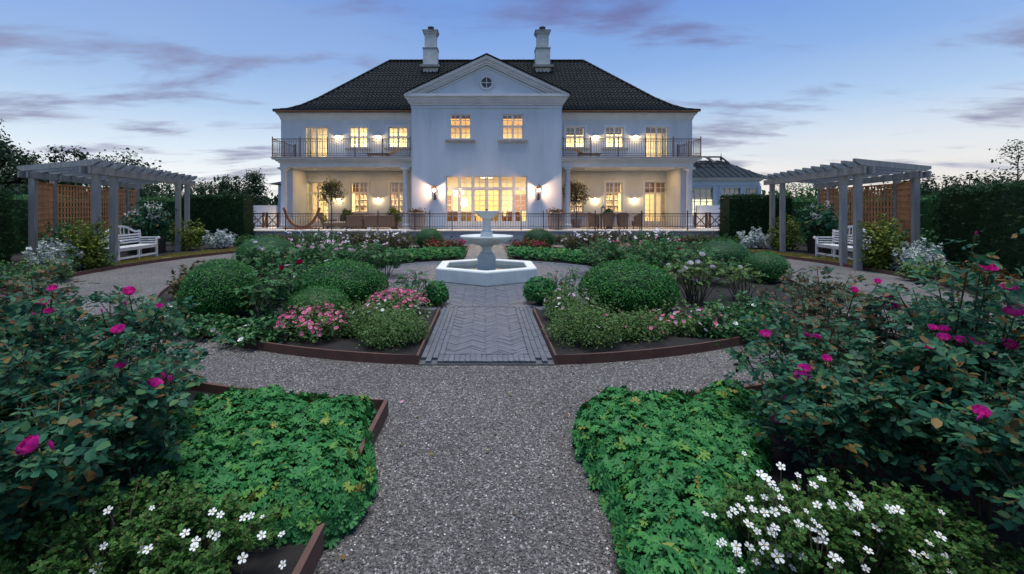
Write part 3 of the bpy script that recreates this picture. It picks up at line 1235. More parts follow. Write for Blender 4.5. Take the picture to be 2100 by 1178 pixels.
# balconies on their columns
for s in (-1, 1):
    xa, xb = s * (BX + .002), s * 11.05
    b = MB()
    yf = 24.32
    b.box(xa, xb, yf, YW, 3.93, 4.16)
    b.box(xa, s * 11.12, yf - .07, YW - .002, 4.16, 4.24)
    b.box(xa, s * 11.22, yf - .17, YW - .002, 4.24, 4.32)
    b.box(xa, s * 11.36, yf - .30, YW - .002, 4.32, 4.41)
    bal = b.build('balcony', M['trim'], villa)
    MB().box(xa, s * 11.42, yf - .35, YW - .002, 4.412, 4.455).build('balcony_floor', M['sill'], bal)
    for cx in (s * 4.36, s * 10.92):
        c = MB()
        c.lathe([(.24, ZT), (.24, ZT + .10), (.20, ZT + .13), (.21, ZT + .20), (.165, ZT + .26), (.165, 1.6), (.135, 3.60), (.155, 3.62), (.135, 3.65), (.14, 3.72), (.20, 3.80), (.215, 3.82)], 24, (cx, 24.52, 0))
        c.box(cx - .235, cx + .235, 24.52 - .235, 24.52 + .235, 3.82, 3.93)
        c.build('column', M['trim'], villa, 35)
    # slim wall strips beside the windows
for s in (-1, 1):
    MB().box(s * 11.55, s * 11.95, YW - .05, YW, ZT, 3.93).build('pilaster', M['trim'], villa)


# ------------------------------------------------------------------ iron railings
def railing(name, label, runs, z, h, group, posts_extra=.12, gap=.125, ring_r=.055):
    """runs: list of ((x,y),(x,y),[post fractions])"""
    t = thing(name, label, 'railing', (runs[0][0][0], runs[0][0][1], z), group)
    rails, rings = MB(), MB()
    bm = MB().box(-.008, .008, -.008, .008, 0, h - .36).mesh('baluster', M['iron'])
    pm = MB().box(-.022, .022, -.022, .022, 0, h + posts_extra)
    pm.lathe([(0, 0), (.028, .02), (.0, .06)], 6, (0, 0, h + posts_extra - .01))
    pm = pm.mesh('post', M['iron'])
    for p, q, fr in runs:
        p, q = Vector((p[0], p[1], z)), Vector((q[0], q[1], z))
        L = (q - p).length
        d = (q - p).normalized()
        for hh, w in ((h, .035), (h - .13, .016), (.06, .022), (.19, .016)):
            rails.bar(p + Vector((0, 0, hh)), q + Vector((0, 0, hh)), .022, w)
        for f in fr:
            o = link('post', pm, t, p.lerp(q, f))
            o.rotation_euler = (0, 0, math.atan2(d.y, d.x))
        n = max(2, int(L / gap))
        for i in range(1, n):
            link('baluster', bm, t, p + d * (L * i / n) + Vector((0, 0, .195)))
        for i in range(n):
            c = p + d * (L * (i + .5) / n)
            for zc in (h - .072, .125):
                pts = [c + d * (ring_r * math.cos(a)) + Vector((0, 0, zc + ring_r * math.sin(a))) for a in np.linspace(0, 2 * math.pi, 11)]
                rings.tube(pts, .006, 4, False)
    rails.build('rail', M['iron'], t)
    o = rings.build('ring_frieze', M['iron'], t)
    o['kind'] = 'stuff'
    return t


for s in (-1, 1):
    xs0, xs1 = s * 4.05, s * 11.33
    yf = 24.08
    runs = [((xs0, yf), (xs1, yf), [0, .2, .4, .6, .8, 1]), ((xs1, yf), (s * 11.33, YW - .05), [.5, 1])]
    railing('balcony_railing', 'dark iron balcony railing with rings in front of the upper windows on the ' + SIDE[s], runs, 4.456, .95, 'iron railings', .10)
fr = [0, .093, .186, .28, .355, .385, .43, .5, .57, .615, .645, .72, .814, .907, 1]
railing('terrace_railing', 'long low iron railing with rings along the front edge of the terrace', [((-12.2, YT + .10), (12.2, YT + .10), fr)], ZT, .82, 'iron railings', .14)

# ------------------------------------------------------------------ lamps on the house
def point(name, loc, power, r=.03, col=(1.0, .72, .38)):
    d = bpy.data.lights.new(name, 'POINT')
    d.energy = power
    d.shadow_soft_size = r
    d.color = col
    o = bpy.data.objects.new(name, d)
    COL.objects.link(o)
    o.location = loc
    return o


def wall_lamp(x, z, label):
    t = thing('wall_lamp', label, 'wall lamp', (x, YW, z), 'hooded wall lamps on the house')
    # half-round hood open below, with a lit bulb under it
    MB().lathe([(.02, .10), (.10, .085), (.17, .04), (.19, -.01), (.18, -.01), (.16, .03), (.09, .07), (.0, .08)], 14, (x, YW, z), R(180), R(180)).build('hood', M['lamp_white'], t, 40)
    MB().box(x - .05, x + .05, YW - .03, YW, z - .12, z + .10).build('back_plate', M['lamp_white'], t)
    MB().lathe([(0, -.075), (.05, -.05), (.062, -.01), (.04, .035), (0, .05)], 12, (x, YW - .09, z)).build('bulb', M['bulb'], t, 60)
    point('lamp_light', (x, YW - .15, z - .08), 16, .04, (1.0, .64, .28))


for s in (-1, 1):
    wall_lamp(s * 8.80, 6.02, 'lit hooded wall lamp between balcony door and window, upper floor on the ' + SIDE[s])
    wall_lamp(s * 6.44, 6.02, 'lit hooded wall lamp between the two upper-floor windows on the ' + SIDE[s])
    wall_lamp(s * 8.76, 2.33, 'lit hooded wall lamp beside the ground-floor terrace door on the ' + SIDE[s])
    wall_lamp(s * 6.42, 2.33, 'lit hooded wall lamp between the two ground-floor windows on the ' + SIDE[s])


def ceiling_spot(x, label):
    t = thing('ceiling_spot', label, 'ceiling light', (x, 25.7, 3.93), 'recessed ceiling lights')
    MB().lathe([(.05, -.012), (.085, -.012), (.09, 0)], 14, (x, 25.7, 3.93)).build('rim', M['lamp_white'], t)
    MB().lathe([(0, -.006), (.05, -.006)], 14, (x, 25.7, 3.93)).build('lens', M['bulb_soft'], t)
    d = bpy.data.lights.new('spot_light', 'AREA')
    d.shape = 'DISK'
    d.size = .09
    d.energy = 15
    d.color = (1.0, .52, .17)
    o = bpy.data.objects.new('spot_light', d)
    COL.objects.link(o)
    o.location = (x, 25.7, 3.90)


for s in (-1, 1):
    for k, x in enumerate((5.6, 7.7, 9.7)):
        ceiling_spot(s * x, ('inner', 'middle', 'outer')[k] + ' small recessed light in the loggia ceiling on the ' + SIDE[s])


def lantern(s):
    x, y, z = s * 2.75, YB - .32, 2.70
    t = thing('wall_lantern', 'lit bronze carriage lantern on the central block, ' + ('nearer the hammock' if s < 0 else 'nearer the dining chairs'), 'wall lantern', (x, YB, z), 'bronze wall lanterns')
    MB().lathe([(0, .34), (.025, .31), (.02, .27), (.05, .24), (.17, .13), (.175, .11), (.0, .12)], 8, (x, y, z)).build('hood', M['bronze'], t, 25)
    MB().lathe([(.055, -.16), (.07, -.13), (.04, -.13), (.03, -.2), (.0, -.22)], 8, (x, y, z)).build('cup', M['bronze'], t, 25)
    fr = MB()
    for k in range(4):
        a = R(45 + 90 * k)
        fr.bar((x + .06 * math.cos(a), y + .06 * math.sin(a), z - .14), (x + .13 * math.cos(a), y + .13 * math.sin(a), z + .12), .012, .012)
    fr.build('cage', M['bronze'], t)
    MB().tube([(x, y, z - .2), (x, y + .02, z - .34), (x, y + .10, z - .46), (x, y + .20, z - .42), (x, YB, z - .34)], [.03, .045, .04, .03, .03], 8).build('bracket', M['bronze'], t, 50)
    MB().box(x - .06, x + .06, YB - .03, YB - .019, z - .52, z - .22).build('back_plate', M['bronze'], t)
    MB().lathe([(0, -.11), (.03, -.08), (.035, 0), (.02, .05), (0, .07)], 10, (x, y, z)).build('bulb', M['bulb'], t, 60)
    point('lamp_light', (x, y - .03, z + .02), 105, .03, (1.0, .55, .30)).location = (x, y - .05, z - .01)


for s in (-1, 1):
    lantern(s)

# ------------------------------------------------------------------ rooms seen through the panes
def chandelier(x, y, z, r, label):
    t = thing('pendant_lamp', label, 'pendant lamp', (x, y, z))
    g = MB()
    for d in sphere_dirs(16):
        g.lathe([(0, -.07), (.05, -.05), (.07, 0), (.05, .05), (0, .07)], 8, tuple(np.array((x, y, z)) + d * r))
    g.build('globe', M['bulb_soft'], t, 60)['kind'] = 'stuff'
    MB().tube([(x, y, z + r), (x, y, 3.74)], .008, 5).build('cord', M['iron'], t)


chandelier(-1.62, 26.0, 2.62, .26, 'cluster of glowing glass globes hanging behind the central glazed doors')
t = thing('pendant_lamp', 'bright drum-shaded pendant lamp hanging below the glass globes', 'pendant lamp', (-1.32, 26.6, 2.0))
MB().lathe([(.17, -.22), (.17, .22), (0, .23)], 16, (-1.32, 26.6, 2.05)).build('shade', M['bulb_soft'], t, 40)
MB().tube([(-1.32, 26.6, 2.28), (-1.32, 26.6, 3.74)], .008, 5).build('cord', M['iron'], t)
t = thing('ceiling_lamp', 'flat round ceiling lamp glowing behind the middle doors', 'ceiling lamp', (0, 26.4, 3.6))
MB().lathe([(.0, -.06), (.36, -.05), (.40, .0), (.40, .08), (0, .09)], 24, (0, 26.4, 3.55)).build('diffuser', M['bulb_soft'], t, 40)
MB().lathe([(.05, .0), (.05, .1)], 8, (0, 26.4, 3.64)).build('stem', M['lamp_white'], t)

t = thing('cupboard', 'honey-coloured wooden cupboard against the back wall behind the middle doors', 'cupboard', (0, 30.6, ZT))
MB().box(-.8, .8, 30.3, 30.95, ZT + .12, 3.0).build('carcass', M['furn_wood'], t)
for k in (-1, 1):
    d = MB().box(.03 * k, .76 * k, 30.26, 30.297, ZT + .2, 2.92).build('door', M['furn_wood'], t)
    MB().box(.08 * k, .11 * k, 30.235, 30.258, 1.75, 1.95).build('handle', M['furn_dark'], d)
MB().box(-.86, .86, 30.24, 30.96, 3.0, 3.08).build('cornice', M['furn_wood'], t)
MB().box(-.78, .78, 30.33, 30.95, ZT, ZT + .118).build('plinth', M['furn_dark'], t)


def armchair(x, y, mat, label, rot=0.0):
    t = thing('armchair', label, 'armchair', (x, y, ZT))
    MB().box(x - .36, x + .36, y - .36, y + .36, ZT + .18, ZT + .46).build('seat', mat, t, bevel=.04)
    MB().box(x - .38, x + .38, y - .46, y - .34, ZT + .18, ZT + .92).build('backrest', mat, t, bevel=.05)
    for k in (-1, 1):
        MB().box(x + k * .37, x + k * .49, y - .38, y + .36, ZT + .18, ZT + .64).build('armrest', mat, t, bevel=.04)
        for j in (-1, 1):
            MB().box(x + k * .34 - .03, x + k * .34 + .03, y + j * .3 - .03, y + j * .3 + .03, ZT, ZT + .18).build('leg', M['furn_dark'], t)


M['leather'] = MAT('tan_leather', (.36, .13, .05), .5, (.28, .10, .04), 5)
armchair(-1.95, 25.3, M['leather'], 'tan armchair seen from behind, inside the outermost door near the lit globes')
armchair(-1.05, 25.5, M['furn_wood'], 'honey-coloured armchair inside, below the drum-shaded pendant')
armchair(.55, 25.4, M['furn_wood'], 'honey-coloured armchair inside, behind the middle doors')
armchair(1.45, 25.3, M['leather'], 'tan armchair inside, behind the doors nearest the dining-side lantern')
for x, z, w, h, lb in ((-2.6, 2.3, .4, .55, 'upper small framed picture on the cream wall behind the globes'), (-2.6, 1.6, .4, .5, 'lower small framed picture on the cream wall behind the globes'),
                       (2.25, 2.1, .9, 1.1, 'large dark framed picture on the cream wall beside the cupboard')):
    t = thing('framed_picture', lb, 'picture', (x, 30.98, z))
    f = MB()
    f.box(x - w / 2, x + w / 2, 30.95, 30.985, z - h / 2, z - h / 2 + .04).box(x - w / 2, x + w / 2, 30.95, 30.985, z + h / 2 - .04, z + h / 2)
    f.box(x - w / 2, x - w / 2 + .04, 30.95, 30.985, z - h / 2 + .04, z + h / 2 - .04).box(x + w / 2 - .04, x + w / 2, 30.95, 30.985, z - h / 2 + .04, z + h / 2 - .04)
    f.build('frame', M['furn_dark'], t)
    MB().box(x - w / 2 + .03, x + w / 2 - .03, 30.965, 30.99, z - h / 2 + .03, z + h / 2 - .03).build('print', M['blind'], t)

# shelves and curtains in the wing rooms
for s in (-1, 1):
    t = thing('bookcase', 'filled bookcase in the lit ground-floor room on the ' + SIDE[s], 'bookcase', (s * 6.8, 30.7, ZT))
    MB().box(s * 4.6, s * 8.9, 30.9, 30.98, ZT, 3.5).build('back_panel', M['furn_wood'], t)
    for z in np.linspace(ZT + .1, 3.5, 8):
        MB().box(s * 4.6, s * 8.9, 30.55, 30.9, z - .015, z + .015).build('shelf', M['curtain'], t)
    bk = MB()
    for z in np.linspace(ZT + .1, 3.5, 8)[:-1]:
        x = 4.65
        while x < 8.8:
            w = random.uniform(.03, .07)
            if random.random() < .75:
                bk.box(s * x, s * (x + w - .004), 30.62, 30.85, z + .016, z + random.uniform(.24, .38))
            x += w
    mb_ = LEAF('book_spine', [(0, (.30, .10, .05)), (.3, (.45, .36, .25)), (.6, (.10, .12, .16)), (1, (.55, .48, .38))], .7, 0)
    bk.build('books', mb_, t)['kind'] = 'stuff'
    for nm, q, z0, z1 in (('upper', UP_DOOR, 4.46, 6.9), ('ground', LO_DOOR, ZT + .02, 3.5)):
        cu = MB()
        for k in (0, 1):
            n = 10
            x0 = q[0] - .15 if k == 0 else q[1] - .14
            vs_ = []
            for i in range(n + 1):
                xx = s * (x0 + .30 * i / n)
                yy = YW + .45 + .04 * math.sin(i * 1.9)
                vs_ += [(xx, yy, z0), (xx, yy, z1)]
            cu._add(vs_, [(2 * i, 2 * i + 2, 2 * i + 3, 2 * i + 1) for i in range(n)])
        o = cu.build('curtain', M['curtain'])
        tag(o, 'cream curtains drawn back inside the ' + ('balcony' if nm == 'upper' else 'ground-floor terrace') + ' door on the ' + SIDE[s], 'curtain', 'cream curtains')


# ------------------------------------------------------------------ conservatory and the low building on the other side
def side_house():
    t = thing('conservatory', 'blue-white conservatory with zinc roof, lit windows and finial beyond the hedge', 'conservatory', (15.8, 31, 0))
    x0, x1, y0, y1, ze = 13.0, 18.0, 30.0, 35.0, 3.62
    xs = [(13.35, 14.95), (15.45, 16.75), (17.05, 17.95 - .1)]
    op = [(a, b, 1.2, 3.05) for a, b in xs]
    w = MB()
    wall_open(w, x0, x1, 0, ze, y0, .25, op)
    w.box(x0, x0 + .2, y0 + .25, y1, 0, ze).box(x1 - .2, x1, y0 + .25, y1, 0, ze).box(x0, x1, y1 - .2, y1, 0, ze)
    for a in (15.0, 15.4, 16.8, 17.98):
        w.box(a - .10, a + .10, y0 - .05, y0, 0, 3.2)
    w.box(x0, x1 + .04, y0 - .04, y0, 3.22, 3.36)
    w.build('wall', M['plaster'], t)
    c = MB()
    for out, a, b in ((.08, 3.50, 3.56), (.16, 3.56, 3.64), (.25, 3.64, 3.74)):
        c.box(x0, x1 + out, y0 - out, y0, a, b)
        c.box(x1, x1 + out, y0, y1, a, b)
    c.build('cornice', M['trim'], t)
    for a, b, z0, z1 in op:
        f = MB()
        for u in np.linspace(a, b, 5):
            f.box(u - .03, u + .03, y0 + .08, y0 + .14, z0, z1)
        for z in (z0 + .04, 1.65, 2.15, 2.32, 2.7, z1 - .04):
            f.box(a, b, y0 + .085, y0 + .135, z - .022, z + .022)
        win = f.build('window', M['sash'], t)
        MB().box(a, b, y0 + .105, y0 + .11, z0, z1).build('pane', M['glass'], win)
        MB().box(a, b, y0 + .2, y0 + .21, 2.30, z1).build('blind', M['curtain'], win)
    # hipped zinc roof
    rr = MB()
    e0, e1, yf, yb, zr, yr = x0 - .2, x1 + .35, y0 - .35, y1 + .35, 5.12, 32.5
    rr._add([(e0, yf, 3.75), (e1, yf, 3.75), (e1, yb, 3.75), (e0, yb, 3.75), (e0, yr, zr), (e1 - 1.6, yr, zr)], [(0, 1, 5, 4), (1, 2, 5), (2, 3, 4, 5), (3, 0, 4), (3, 2, 1, 0)])
    roof = rr.build('roof', M['zinc'], t)
    for x in np.arange(e0 + .3, e1 - .2, .42):
        f = 1.0 if x < e1 - 1.6 else max(0.02, (e1 - x) / 1.6)
        MB().bar((x, yf, 3.77), (x - (0 if x < e1 - 1.6 else 0), yf + (yr - yf) * f, 3.77 + (zr - 3.75) * f), .025, .05).build('seam', M['zinc'], roof)
    MB().lathe([(.05, 0), (.05, .06), (.10, .12), (.10, .2), (.03, .27), (.015, .5), (0, .62)], 10, (e1 - 1.6, yr, zr - .03)).build('finial', M['pot_dark'], roof, 40)
    sk = MB()
    for k in range(3):
        a = 13.6 + k * 1.05
        sk.bar((a, 31.2, 4.78), (a, 32.35, 5.36), .08, .10).bar((a + .95, 31.2, 4.78), (a + .95, 32.35, 5.36), .08, .10)
        sk.bar((a, 31.2, 4.78), (a + .95, 31.2, 4.78), .10, .12).bar((a, 32.35, 5.36), (a + .95, 32.35, 5.36), .10, .10)
    sk.build('skylight', M['pot_dark'], roof)
    area_light('ceiling_light', (15.5, 32, 3.5), 3, 2, 330, WARM)
    fl = MB().box(x0 + .2, x1 - .2, y0 + .25, y1 - .2, .62, .65).box(x0 + .2, x1 - .2, y0 + .25, y1 - .2, 3.55, 3.6)
    fl.build('room_floor', M['room'], t)


side_house()
t = thing('garden_house', 'low white building with dark tiled eaves behind the villa, beyond the hammock', 'building', (-15, 33, 0))
w = MB()
wall_open(w, -14.2, -12.6, 0, 3.3, 31.0, .2, [(-14.0, -13.3, 1.0, 2.0)])
w.box(-14.2, -14.0, 31.2, 36, 0, 3.3).box(-14.2, -12.6, 35.8, 36, 0, 3.3)
w.build('wall', M['plaster'], t)
MB()._add([(-14.75, 30.5, 3.34), (-12.5, 30.5, 3.34), (-12.5, 36.5, 3.34), (-14.75, 36.5, 3.34), (-12.5, 33.5, 4.0), (-13.4, 33.5, 4.0)], [(0, 1, 4, 5), (3, 0, 5), (2, 3, 5, 4), (3, 2, 1, 0)]).build('roof', M['tile'], t)
win = MB().box(-14.0, -13.97, 31.05, 31.1, 1.0, 2.0).box(-13.66, -13.63, 31.05, 31.1, 1.0, 2.0).box(-13.33, -13.3, 31.05, 31.1, 1.0, 2.0).build('window', M['furn_dark'], t)
MB().box(-13.97, -13.33, 31.07, 31.08, 1.0, 2.0).build('pane', EMIT('lit_pane', (1.0, .62, .28), .8), win)


def screen(s):
    """low X-braced timber screens at the ends of the terrace"""
    for k, x0 in enumerate((11.55, 12.35)):
        t = thing('timber_screen', ('inner' if k == 0 else 'outer') + ' X-braced timber screen panel at the terrace end on the ' + SIDE[s], 'screen', (s * x0, 25.2, ZT), 'X-braced timber screens')
        a, b = s * x0, s * (x0 + .62)
        y = 25.2
        z0, z1 = (ZT, ZT + .85)
        for xx in (a, b):
            MB().box(xx - .05, xx + .05, y - .05, y + .05, z0, z1).build('post', M['furn_dark'], t)
        for z in (z0 + .10, z1 - .06):
            MB().box(min(a, b) + .05, max(a, b) - .05, y - .03, y + .03, z - .03, z + .03).build('rail', M['furn_dark'], t)
        MB().bar((a, y - .01, z0 + .1), (b, y - .01, z1 - .1), .03, .05).build('brace', M['furn_dark'], t)
        MB().bar((b, y + .02, z0 + .1), (a, y + .02, z1 - .1), .03, .05).build('brace', M['furn_dark'], t)
    point('lamp_light', (s * 12.2, 25.9, ZT + .5), 16, .05, (1.0, .62, .3))


for s in (-1, 1):
    screen(s)
    MB().box(s * 12.3, s * 14.6, 24.0, 27, -.02, ZT).build('terrace_end', M['terrace_wall'])['kind'] = 'structure'
    o = MB().box(s * 12.3, s * 14.6, 26.6, 26.8, ZT, ZT + 1.25).build('garden_wall', M['plaster'])
    tag(o, 'low white garden wall behind the X-braced screens on the ' + SIDE[s], 'wall', 'low garden walls')


# ------------------------------------------------------------------ terrace furniture
def crown_cloud(c, rad, n, spread=.55, clumps=30, squash=1.0):
    C = sphere_dirs(clumps) * (rng.uniform(.35, 1.0, clumps) ** .6)[:, None] * rad
    C[:, 2] *= squash
    i = rng.integers(0, clumps, n)
    P = C[i] + rng.normal(size=(n, 3)) * rad * spread * .35
    return P + np.array(c), unit(P + 1e-6)


def potted_olive(x, y, label, pot_mat):
    t = thing('olive_tree', label, 'potted tree', (x, y, ZT))
    MB().lathe([(0, 0), (.19, 0), (.26, .30), (.30, .46), (.27, .47), (.25, .40), (0, .40)], 20, (x, y, ZT)).build('pot', pot_mat, t, 40)
    MB().tube([(x, y, ZT + .38), (x + .02, y, ZT + .9), (x - .02, y, ZT + 1.45), (x, y, ZT + 1.8)], [.035, .03, .028, .03], 8).build('trunk', M['bark'], t, 60)
    br = MB()
    for k in range(9):
        d = sphere_dirs(1, .1)[0]
        br.tube([(x, y, ZT + 1.6), tuple(np.array((x, y, ZT + 1.95)) + d * .25), tuple(np.array((x, y, ZT + 1.95)) + d * .55)], [.016, .01, .005], 5)
    br.build('branches', M['bark'], t)
    P, N = crown_cloud((x, y, ZT + 1.95), .68, 2600, .6, 34, .85)
    scatter('crown', M['lf_olive'], T_LEAF, P, jitter(N, .8), rng.uniform(.05, .10, len(P)), t)


potted_olive(-8.6, 25.2, 'clipped olive tree in a pot on the terrace between hammock and wicker sofa', M['clay'])
potted_olive(5.05, 25.6, 'clipped olive tree in a pot behind the column by the dining chairs', M['clay'])


def big_pot(s):
    x, y = s * 3.55, 23.3
    t = thing('terracotta_pot', 'large grey ribbed pot with faded flowers before the central block, ' + ('hammock end' if s < 0 else 'dining end'), 'plant pot', (x, y, ZT), 'large pots by the central block')
    MB().lathe([(0, 0), (.33, 0), (.42, .5), (.43, .78), (.46, .80), (.46, .86), (.41, .87), (.40, .80), (0, .80)], 28, (x, y, ZT)).build('pot', M['clay'], t, 30)
    rb = MB()
    for k in range(20):
        a = 2 * math.pi * k / 20
        rb.tube([(x + .335 * math.cos(a), y + .335 * math.sin(a), ZT + .04), (x + .422 * math.cos(a), y + .422 * math.sin(a), ZT + .5), (x + .43 * math.cos(a), y + .43 * math.sin(a), ZT + .76)], .016, 5)
    rb.build('ribbing', M['clay'], t, 60)['kind'] = 'stuff'
    P = np.array((x, y, ZT + .85)) + rng.normal(size=(900, 3)) * np.array((.19, .19, .09))
    P[:, 2] = np.maximum(P[:, 2], ZT + .82)
    scatter('foliage', M['lf_autumn'], T_LEAF, P, jitter(np.tile(A((0, 0, 1)), (900, 1)), .8), rng.uniform(.05, .10, 900), t)


for s in (-1, 1):
    big_pot(s)


def bush_pot(x, y, label, leaf, h=.75, r=.32):
    t = thing('potted_shrub', label, 'potted plant', (x, y, ZT))
    MB().lathe([(0, 0), (.16, 0), (.22, .36), (.20, .36), (.19, .32), (0, .32)], 16, (x, y, ZT)).build('pot', M['furn_dark'], t, 40)
    st = MB()
    for k in range(8):
        a = random.uniform(0, 6.28)
        st.tube([(x, y, ZT + .3), (x + .2 * math.cos(a), y + .2 * math.sin(a), ZT + .3 + h * .7)], [.008, .004], 5)
    st.build('stems', M['cane'], t)
    P, N = crown_cloud((x, y, ZT + .32 + h * .5), r, 900, .7, 18, 1.2)
    scatter('foliage', leaf, T_LEAF, P, jitter(N, .7), rng.uniform(.06, .12, len(P)), t)


bush_pot(-4.85, 23.9, 'leafy shrub in a dark pot beside the column near the wicker sofa', M['lf_yellow'])
bush_pot(6.55, 24.35, 'small leafy plant standing among the wicker dining chairs', M['lf_mid'], .85, .22)
bush_pot(-7.55, 24.6, 'small yellow-green plant on the terrace behind the wicker sofas', M['lf_yellow'], .9, .22)


def hammock_stand():
    x0, y, z = -9.55, 23.5, ZT
    t = thing('hammock_stand', 'curved wooden hammock stand like a crescent on the terrace', 'hammock stand', (x0, y, z))
    a = MB()
    pts = []
    for i in range(25):
        u = -1 + 2 * i / 24
        pts.append((x0 + 1.05 * u * (1 - .12 * u * u), z + .10 + 1.02 * abs(u) ** 2.2))
    vs_ = []
    for i, (px_, pz_) in enumerate(pts):
        w = .055 + .03 * (1 - abs(-1 + 2 * i / 24))
        i0, i1 = max(0, i - 1), min(24, i + 1)
        d = Vector((pts[i1][0] - pts[i0][0], 0, pts[i1][1] - pts[i0][1])).normalized()
        nrm = Vector((-d.z, 0, d.x)) * w
        for k, yy in ((-1, -.045), (1, -.045), (1, .045), (-1, .045)):
            vs_.append((px_ + k * nrm.x, y + yy, pz_ + k * nrm.z))
    fs_ = [(3, 2, 1, 0), (96, 97, 98, 99)]
    for i in range(24):
        o = 4 * i
        for k in range(4):
            fs_.append((o + k, o + (k + 1) % 4, o + 4 + (k + 1) % 4, o + 4 + k))
    a._add(vs_, fs_)
    a.build('bow', M['hammock'], t)
    for k in (-1, 1):
        MB().bar((x0 + k * .1, y - .55, z + .05), (x0 + k * .28, y + .55, z + .05), .09, .09).build('foot', M['hammock'], t)
    MB().bar((x0 - .95, y, z + .045), (x0 + .95, y, z + .045), .08, .08).build('ground_beam', M['hammock'], t)


hammock_stand()


def wicker_sofa(x, y, w, label, back_to=True, cush=True):
    t = thing('wicker_sofa', label, 'sofa', (x, y, ZT))
    z = ZT
    MB().box(x - w / 2, x + w / 2, y - .38, y + .38, z + .10, z + .34).build('seat', M['wicker'], t, bevel=.03)
    MB().box(x - w / 2, x + w / 2, y - .46, y - .36, z + .10, z + .72).build('backrest', M['wicker'], t, bevel=.03)
    for k in (-1, 1):
        MB().box(x + k * (w / 2 - .1), x + k * (w / 2 + .02), y - .36, y + .38, z + .10, z + .56).build('armrest', M['wicker'], t, bevel=.03)
        for j in (-1, 1):
            MB().box(x + k * (w / 2 - .06) - .025, x + k * (w / 2 - .06) + .025, y + j * .34 - .025, y + j * .34 + .025, z, z + .10).build('leg', M['furn_dark'], t)
    if cush:
        n = max(1, int(w / .75))
        for i in range(n):
            xx = x - w / 2 + .12 + (w - .24) * (i + .5) / n
            MB().box(xx - (w - .26) / n / 2, xx + (w - .26) / n / 2, y - .33, y + .36, z + .342, z + .46).build('cushion', M['cushion'], t, bevel=.04)


wicker_sofa(-5.55, 24.0, 1.55, 'long brown wicker sofa seen from behind, beside the potted leafy shrub')
wicker_sofa(-6.85, 24.0, .85, 'brown wicker armchair seen from behind, between the long sofa and the open lounge chair')
wicker_sofa(-7.4, 25.4, 1.3, 'brown wicker sofa with beige cushions set against the house wall')


def lounge_chair():
    x, y, z = -8.15, 23.9, ZT
    t = thing('lounge_chair', 'low wicker lounge chair with pale pillow beside the hammock stand', 'lounge chair', (x, y, z))
    MB().box(x - .38, x + .85, y - .34, y + .34, z + .16, z + .30).build('seat', M['wicker'], t, bevel=.02)
    MB().bar((x - .34, y, z + .26), (x - .62, y, z + .85), .68, .08).build('backrest', M['wicker'], t)
    MB().bar((x - .30, y, z + .44), (x - .42, y, z + .68), .45, .12).build('pillow', M['cushion_green'], t, bevel=.04)
    MB().box(x - .3, x + .8, y - .30, y + .30, z + .302, z + .38).build('cushion', M['cushion'], t, bevel=.03)
    for i in (-.3, .75):
        for j in (-.28, .28):
            MB().box(x + i - .03, x + i + .03, y + j - .03, y + j + .03, z, z + .16).build('leg', M['furn_dark'], t)


lounge_chair()
t = thing('coffee_table', 'low dark coffee table in front of the wicker armchairs', 'table', (-6.9, 24.8, ZT))
MB().box(-7.3, -6.5, 24.65, 25.0, ZT + .34, ZT + .40).build('table_top', M['furn_dark'], t)
for i in (-7.22, -6.58):
    for j in (24.7, 24.95):
        MB().box(i - .025, i + .025, j - .025, j + .025, ZT, ZT + .34).build('leg', M['furn_dark'], t)


def tub_chair(x, y, a, label):
    """wicker tub chair: a curved shell round a seat; a = direction it faces"""
    t = thing('wicker_chair', label, 'chair', (x, y, ZT), 'wicker dining chairs')
    z = ZT
    sh = MB()
    n = 18
    vs_, fs_ = [], []
    for i in range(n + 1):
        u = i / n
        th = a + R(60) + R(240) * u
        top = .62 + .24 * math.sin(math.pi * u) ** .8
        for r, zz in ((.25, .12), (.31, top), (.28, top + .01), (.22, .14)):
            vs_.append((x + r * math.cos(th), y + r * math.sin(th), z + zz))
    for i in range(n):
        o = 4 * i
        for k in range(3):
            fs_.append((o + k, o + 4 + k, o + 5 + k, o + k + 1))
    sh._add(vs_, fs_)
    sh.build('backrest', M['wicker'], t, 60)
    MB().lathe([(0, .40), (.26, .40), (.27, .36), (.25, .14), (0, .14)], 18, (x, y, z)).build('seat', M['wicker'], t, 40)
    MB().lathe([(0, .46), (.18, .455), (.23, .43), (.23, .402)], 16, (x, y, z)).build('cushion', M['cushion'], t, 40)
    for k in range(4):
        th = a + R(45 + 90 * k)
        MB().bar((x + .2 * math.cos(th), y + .2 * math.sin(th), z + .15), (x + .24 * math.cos(th), y + .24 * math.sin(th), z), .03, .03).build('leg', M['furn_dark'], t)


tub_chair(5.65, 24.1, R(20), 'wicker tub chair at the table end, nearest the column')
tub_chair(6.35, 23.75, R(90), 'wicker tub chair seen from behind, below the table lantern')
tub_chair(7.10, 23.75, R(90), 'wicker tub chair seen from behind, between two others at the long side')
tub_chair(7.95, 24.1, R(160), 'wicker tub chair at the far table end, towards the glazed terrace door')
t = thing('dining_table', 'round-cornered dark dining table ringed by wicker tub chairs', 'table', (6.8, 24.45, ZT))
MB().box(6.0, 7.6, 24.15, 24.95, ZT + .70, ZT + .75).build('table_top', M['furn_dark'], t, bevel=.02)
for i in (6.1, 7.5):
    for j in (24.25, 24.85):
        MB().box(i - .035, i + .035, j - .035, j + .035, ZT, ZT + .70).build('leg', M['furn_dark'], t)
t = thing('table_lantern', 'small dark lantern standing on the dining table', 'lantern', (6.25, 24.4, ZT + .75))
x, y, z = 6.25, 24.4, ZT + .75
f = MB()
for i in (-1, 1):
    for j in (-1, 1):
        f.box(x + i * .09 - .012, x + i * .09 + .012, y + j * .09 - .012, y + j * .09 + .012, z + .03, z + .34)
f.build('frame', M['iron'], t)
